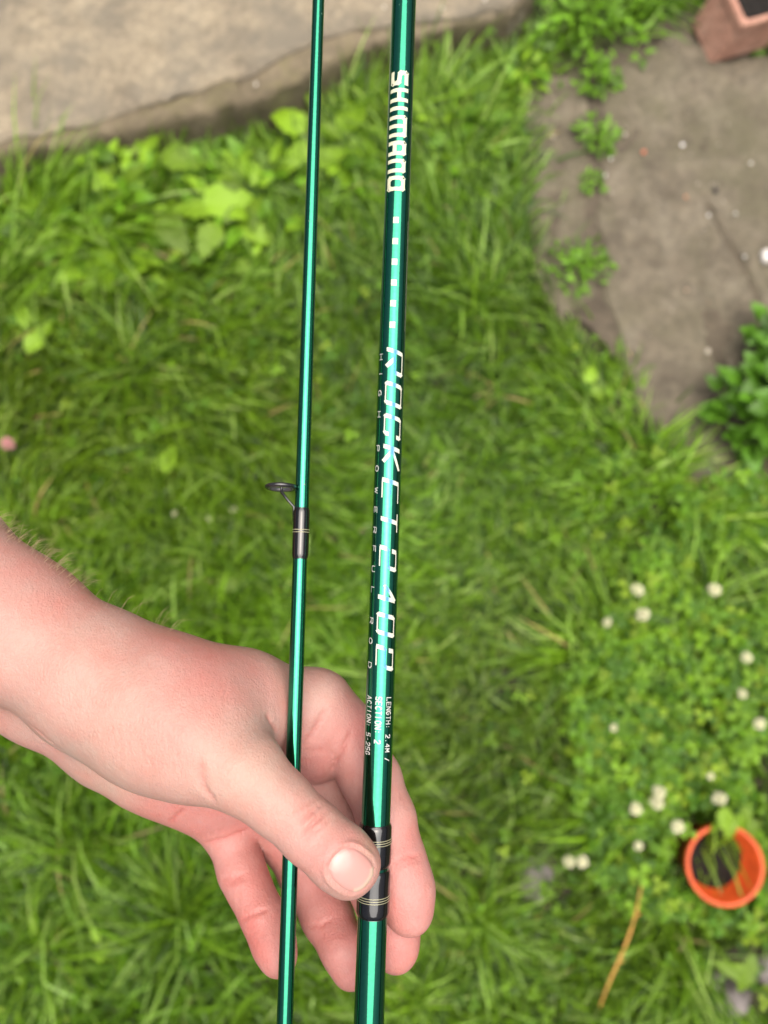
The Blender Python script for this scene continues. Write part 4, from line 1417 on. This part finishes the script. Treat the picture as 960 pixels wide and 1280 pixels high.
def strokes_to(rod, items, name, mat, parent, colfn=None, lift=.00004):
    """items: (stroke polylines in a unit box, y0, y1, phi0, phi1, half-width along, half-width across, slant px)
    u runs down the picture from y0 to y1, v round the rod from phi0 to phi1"""
    V, F, C = [], [], []
    for li, (polys, y0, y1, f0, f1, hw, slant) in enumerate(items):
        # metric: u in metres along, v in metres around
        t0, t1 = rod.t(y0), rod.t(y1)
        Lr = np.linalg.norm(rod.B - rod.A)
        lu = (t1 - t0) * Lr
        rr = rod.r((t0 + t1) / 2)
        lv = R(f1 - f0) * rr
        sl = slant * lu / max(1e-6, (y1 - y0))
        k = 0
        for poly in polys:
            for i in range(len(poly) - 1):
                a = np.array([poly[i][0] * lu, poly[i][1] * lv])
                b = np.array([poly[i + 1][0] * lu, poly[i + 1][1] * lv])
                d = b - a
                l = np.linalg.norm(d)
                if l < 1e-9:
                    continue
                d /= l
                hwa = hw[0] if hasattr(hw, '__len__') else hw
                hwb = hw[1] if hasattr(hw, '__len__') else hw
                # strokes may be thick one way and thin the other
                h = hwa * abs(d[1]) + hwb * abs(d[0])
                nrm = np.array([-d[1], d[0]])
                e = min(hwa, hwb) * .55
                a2, b2 = a - d * e, b + d * e
                n = max(1, int(l / .0005))
                k += 1
                base = len(V)
                for j in range(n + 1):
                    c = a2 + (b2 - a2) * j / n
                    for m in range(3):
                        q = c + nrm * h * (m - 1)
                        uu = q[0] + sl * (q[1] / lv)
                        tt = t0 + uu / Lr
                        ph = R(f0) + q[1] / rr
                        V.append(rod.on(tt, ph, lift + k * .000003))
                        if colfn:
                            C.append(colfn(q[1] / lv))
                for j in range(n):
                    for m in range(2):
                        s = base + j * 3 + m
                        F.append([s, s + 1, s + 4, s + 3])
    me = np_mesh(name, np.array(V), F, np.array(C) if colfn else None)
    return link(name, me, mat, parent)

thick = Rod((505, 0, .2555), (461, 1280, .2335), .00400, .00465)
thin = Rod((398, 0, .2575), (356, 1280, .2335), .00198, .00252)

EXT = 1.0
tk = thing('fishing_rod_section', 'thick lettered metallic green fishing rod section pinched between thumb and fingers', 'fishing rod', thick.at(1.0), 'two sections of the green fishing rod')
prof = [(t, thick.r(t)) for t in np.linspace(-1.1, 1.0, 30)] + [(1.28, .00485)]
sleeve_obj(thick, prof, 'blank', M_rod, tk, 64)
tn = thing('fishing_rod_section', 'thin plain green fishing rod section with black line guide, passing behind thumb', 'fishing rod', thin.at(1.0), 'two sections of the green fishing rod')
prof = [(t, max(.0008, thin.r(t))) for t in np.linspace(-1.1, 1.28, 34)]
sleeve_obj(thin, prof, 'blank', M_rod, tn, 48)

# thread wraps on the thick section under the thumb, on the thin one below its guide
wrap(thick, 1029, 1080, .00055, tk, [1045.5, 1048.4, 1051.3])
wrap(thick, 1086, 1142, .00055, tk, [1116, 1119, 1122])
ww = wrap(thin, 636, 697, .00036, tn, [662.2, 665.2])

# line guide: a ring on a wire foot, standing off the left of the thin section
def guide():
    root = bpy.data.objects.new('line_guide', None)
    COL.objects.link(root)
    root.empty_display_size = .01
    root.parent = tn
    root.matrix_parent_inverse = Matrix.Translation(-world_loc(tn))
    root['_loc'] = (0, 0, 0)
    dg = thin.da + (thin.db - thin.da) * thin.t(609)
    c = np.array(P(351.5, 609, dg - .0005))
    nrm = thin.ax * -.953 + thin.nz * -.09
    nrm /= np.linalg.norm(nrm)
    e1 = thin.nx
    e1 = e1 - nrm * (e1 @ nrm)
    e1 /= np.linalg.norm(e1)
    e2 = np.cross(nrm, e1)
    rad = 18.5 * dg / FPX
    V, F = [], []
    nu, nv = 48, 12
    def torus(rad, tr, squash):
        V, F = [], []
        for i in range(nu):
            a = 2 * math.pi * i / nu
            dd = e1 * math.cos(a) + e2 * math.sin(a)
            for j in range(nv):
                b = 2 * math.pi * j / nv
                V.append(c + dd * (rad + tr * math.cos(b)) + nrm * tr * squash * math.sin(b))
        for i in range(nu):
            for j in range(nv):
                F.append([i * nv + j, ((i + 1) % nu) * nv + j, ((i + 1) % nu) * nv + (j + 1) % nv, i * nv + (j + 1) % nv])
        return V, F
    v, f = torus(rad, .00052, 1.2)
    link('ring', np_mesh('ring', np.array(v), f, smooth=True), M_black, root)
    v, f = torus(rad - .0008, .00045, 1.5)
    link('ring_insert', np_mesh('ring_insert', np.array(v), f, smooth=True), M_ring, root)
    mb = MB()
    foot = np.array(thin.on(thin.t(634), -math.pi / 2, .0002))
    foot2 = np.array(thin.on(thin.t(652), -math.pi / 2, .0001))
    s1 = c + e2 * rad * -.55 + e1 * rad * .05
    s2 = c + e2 * rad * .55 + e1 * rad * .05
    low = c + thin.ax * .0016
    for s_ in (s1, s2):
        mb.tube([s_, (s_ + low) / 2 + thin.ax * .0007, low + (foot - low) * .45, foot, foot2], [.00042, .00042, .00042, .00048, .0004], 8)
    mb.build('foot', M_black, root)
guide()

# lettering ------------------------------------------------------------
spans = [('S', 97, 116.5), ('H', 118.5, 137), ('I', 141, 147.5), ('M', 152, 180.5), ('A', 183.5, 203), ('N', 206, 224), ('O', 226.5, 247)]
it = []
for ch, y0, y1 in spans:
    it.append((LOGO[ch], y0, y1, -53, 35, (.00064, .00064), 0))
strokes_to(thick, it, 'maker_lettering', M_cream, tk)
it = []
for yc in (282, 308, 333.5, 359, 384.5, 411):
    it.append(([[(.0, .5), (1, .5)]], yc - 2.0, yc + 2.0, -12, 8, (.0009, .0009), 0))
strokes_to(thick, it, 'printed_square', M_cream, tk)
strokes_to(thick, [([[(0, .5), (1, .5)]], 282, 416, -80, -78, .00006, 0), ([[(0, .5), (1, .5)]], 280, 416, 64, 66, .00007, 0)], 'pinstripe', M_gold, tk)
names = [('R', 441, 467), ('O', 482, 506), ('C', 522, 545), ('K', 560, 585), ('E', 601, 624), ('T', 640, 658), ('2', 684, 707), ('4', 729, 749), ('0', 766, 788), ('2', 806, 829)]
def foil(v):
    w = math.exp(-((v - .50) / .15) ** 4)
    a, b = np.array([.56, .56, .46]), np.array([.012, .22, .40])
    return a * (1 - w) + b * w
it = []
for k, (ch, y0, y1) in enumerate(names):
    it.append((SQ[ch], y0, y1, -21, 51, (.00068, .00020), 5.5))
strokes_to(thick, it, 'model_lettering', M_foil, tk, foil)
it = []
for ch, yc in zip('HIGHPOWERFULROD', (449, 470, 494, 520, 562, 587, 614, 638, 663, 686, 711, 737, 775, 800, 830)):
    it.append((GL[ch], yc - 3.4, yc + 3.4, -62, -43, .00013, .6))
strokes_to(thick, it, 'slogan_lettering', M_white, tk)
def line(text, y0, y1, f0, f1, hw):
    out = []
    pitch = (y1 - y0) / len(text)
    for i, ch in enumerate(text):
        if ch != ' ':
            w = .68 if ch not in 'I:.' else .5
            out.append((GL[ch], y0 + i * pitch, y0 + i * pitch + pitch * w, f0, f1, hw, .4))
    return out
it = line('LENGTH: 2.4M /', 869, 949, 28, 49, .00012) + line('SECTION: 2', 868, 927, -16, 7, .00015) + line('ACTION: 5-25G', 868, 942, -58, -36, .00012)
strokes_to(thick, it, 'specification_lettering', M_white, tk)

for o in bpy.data.objects:
    if '_loc' in o:
        del o['_loc']
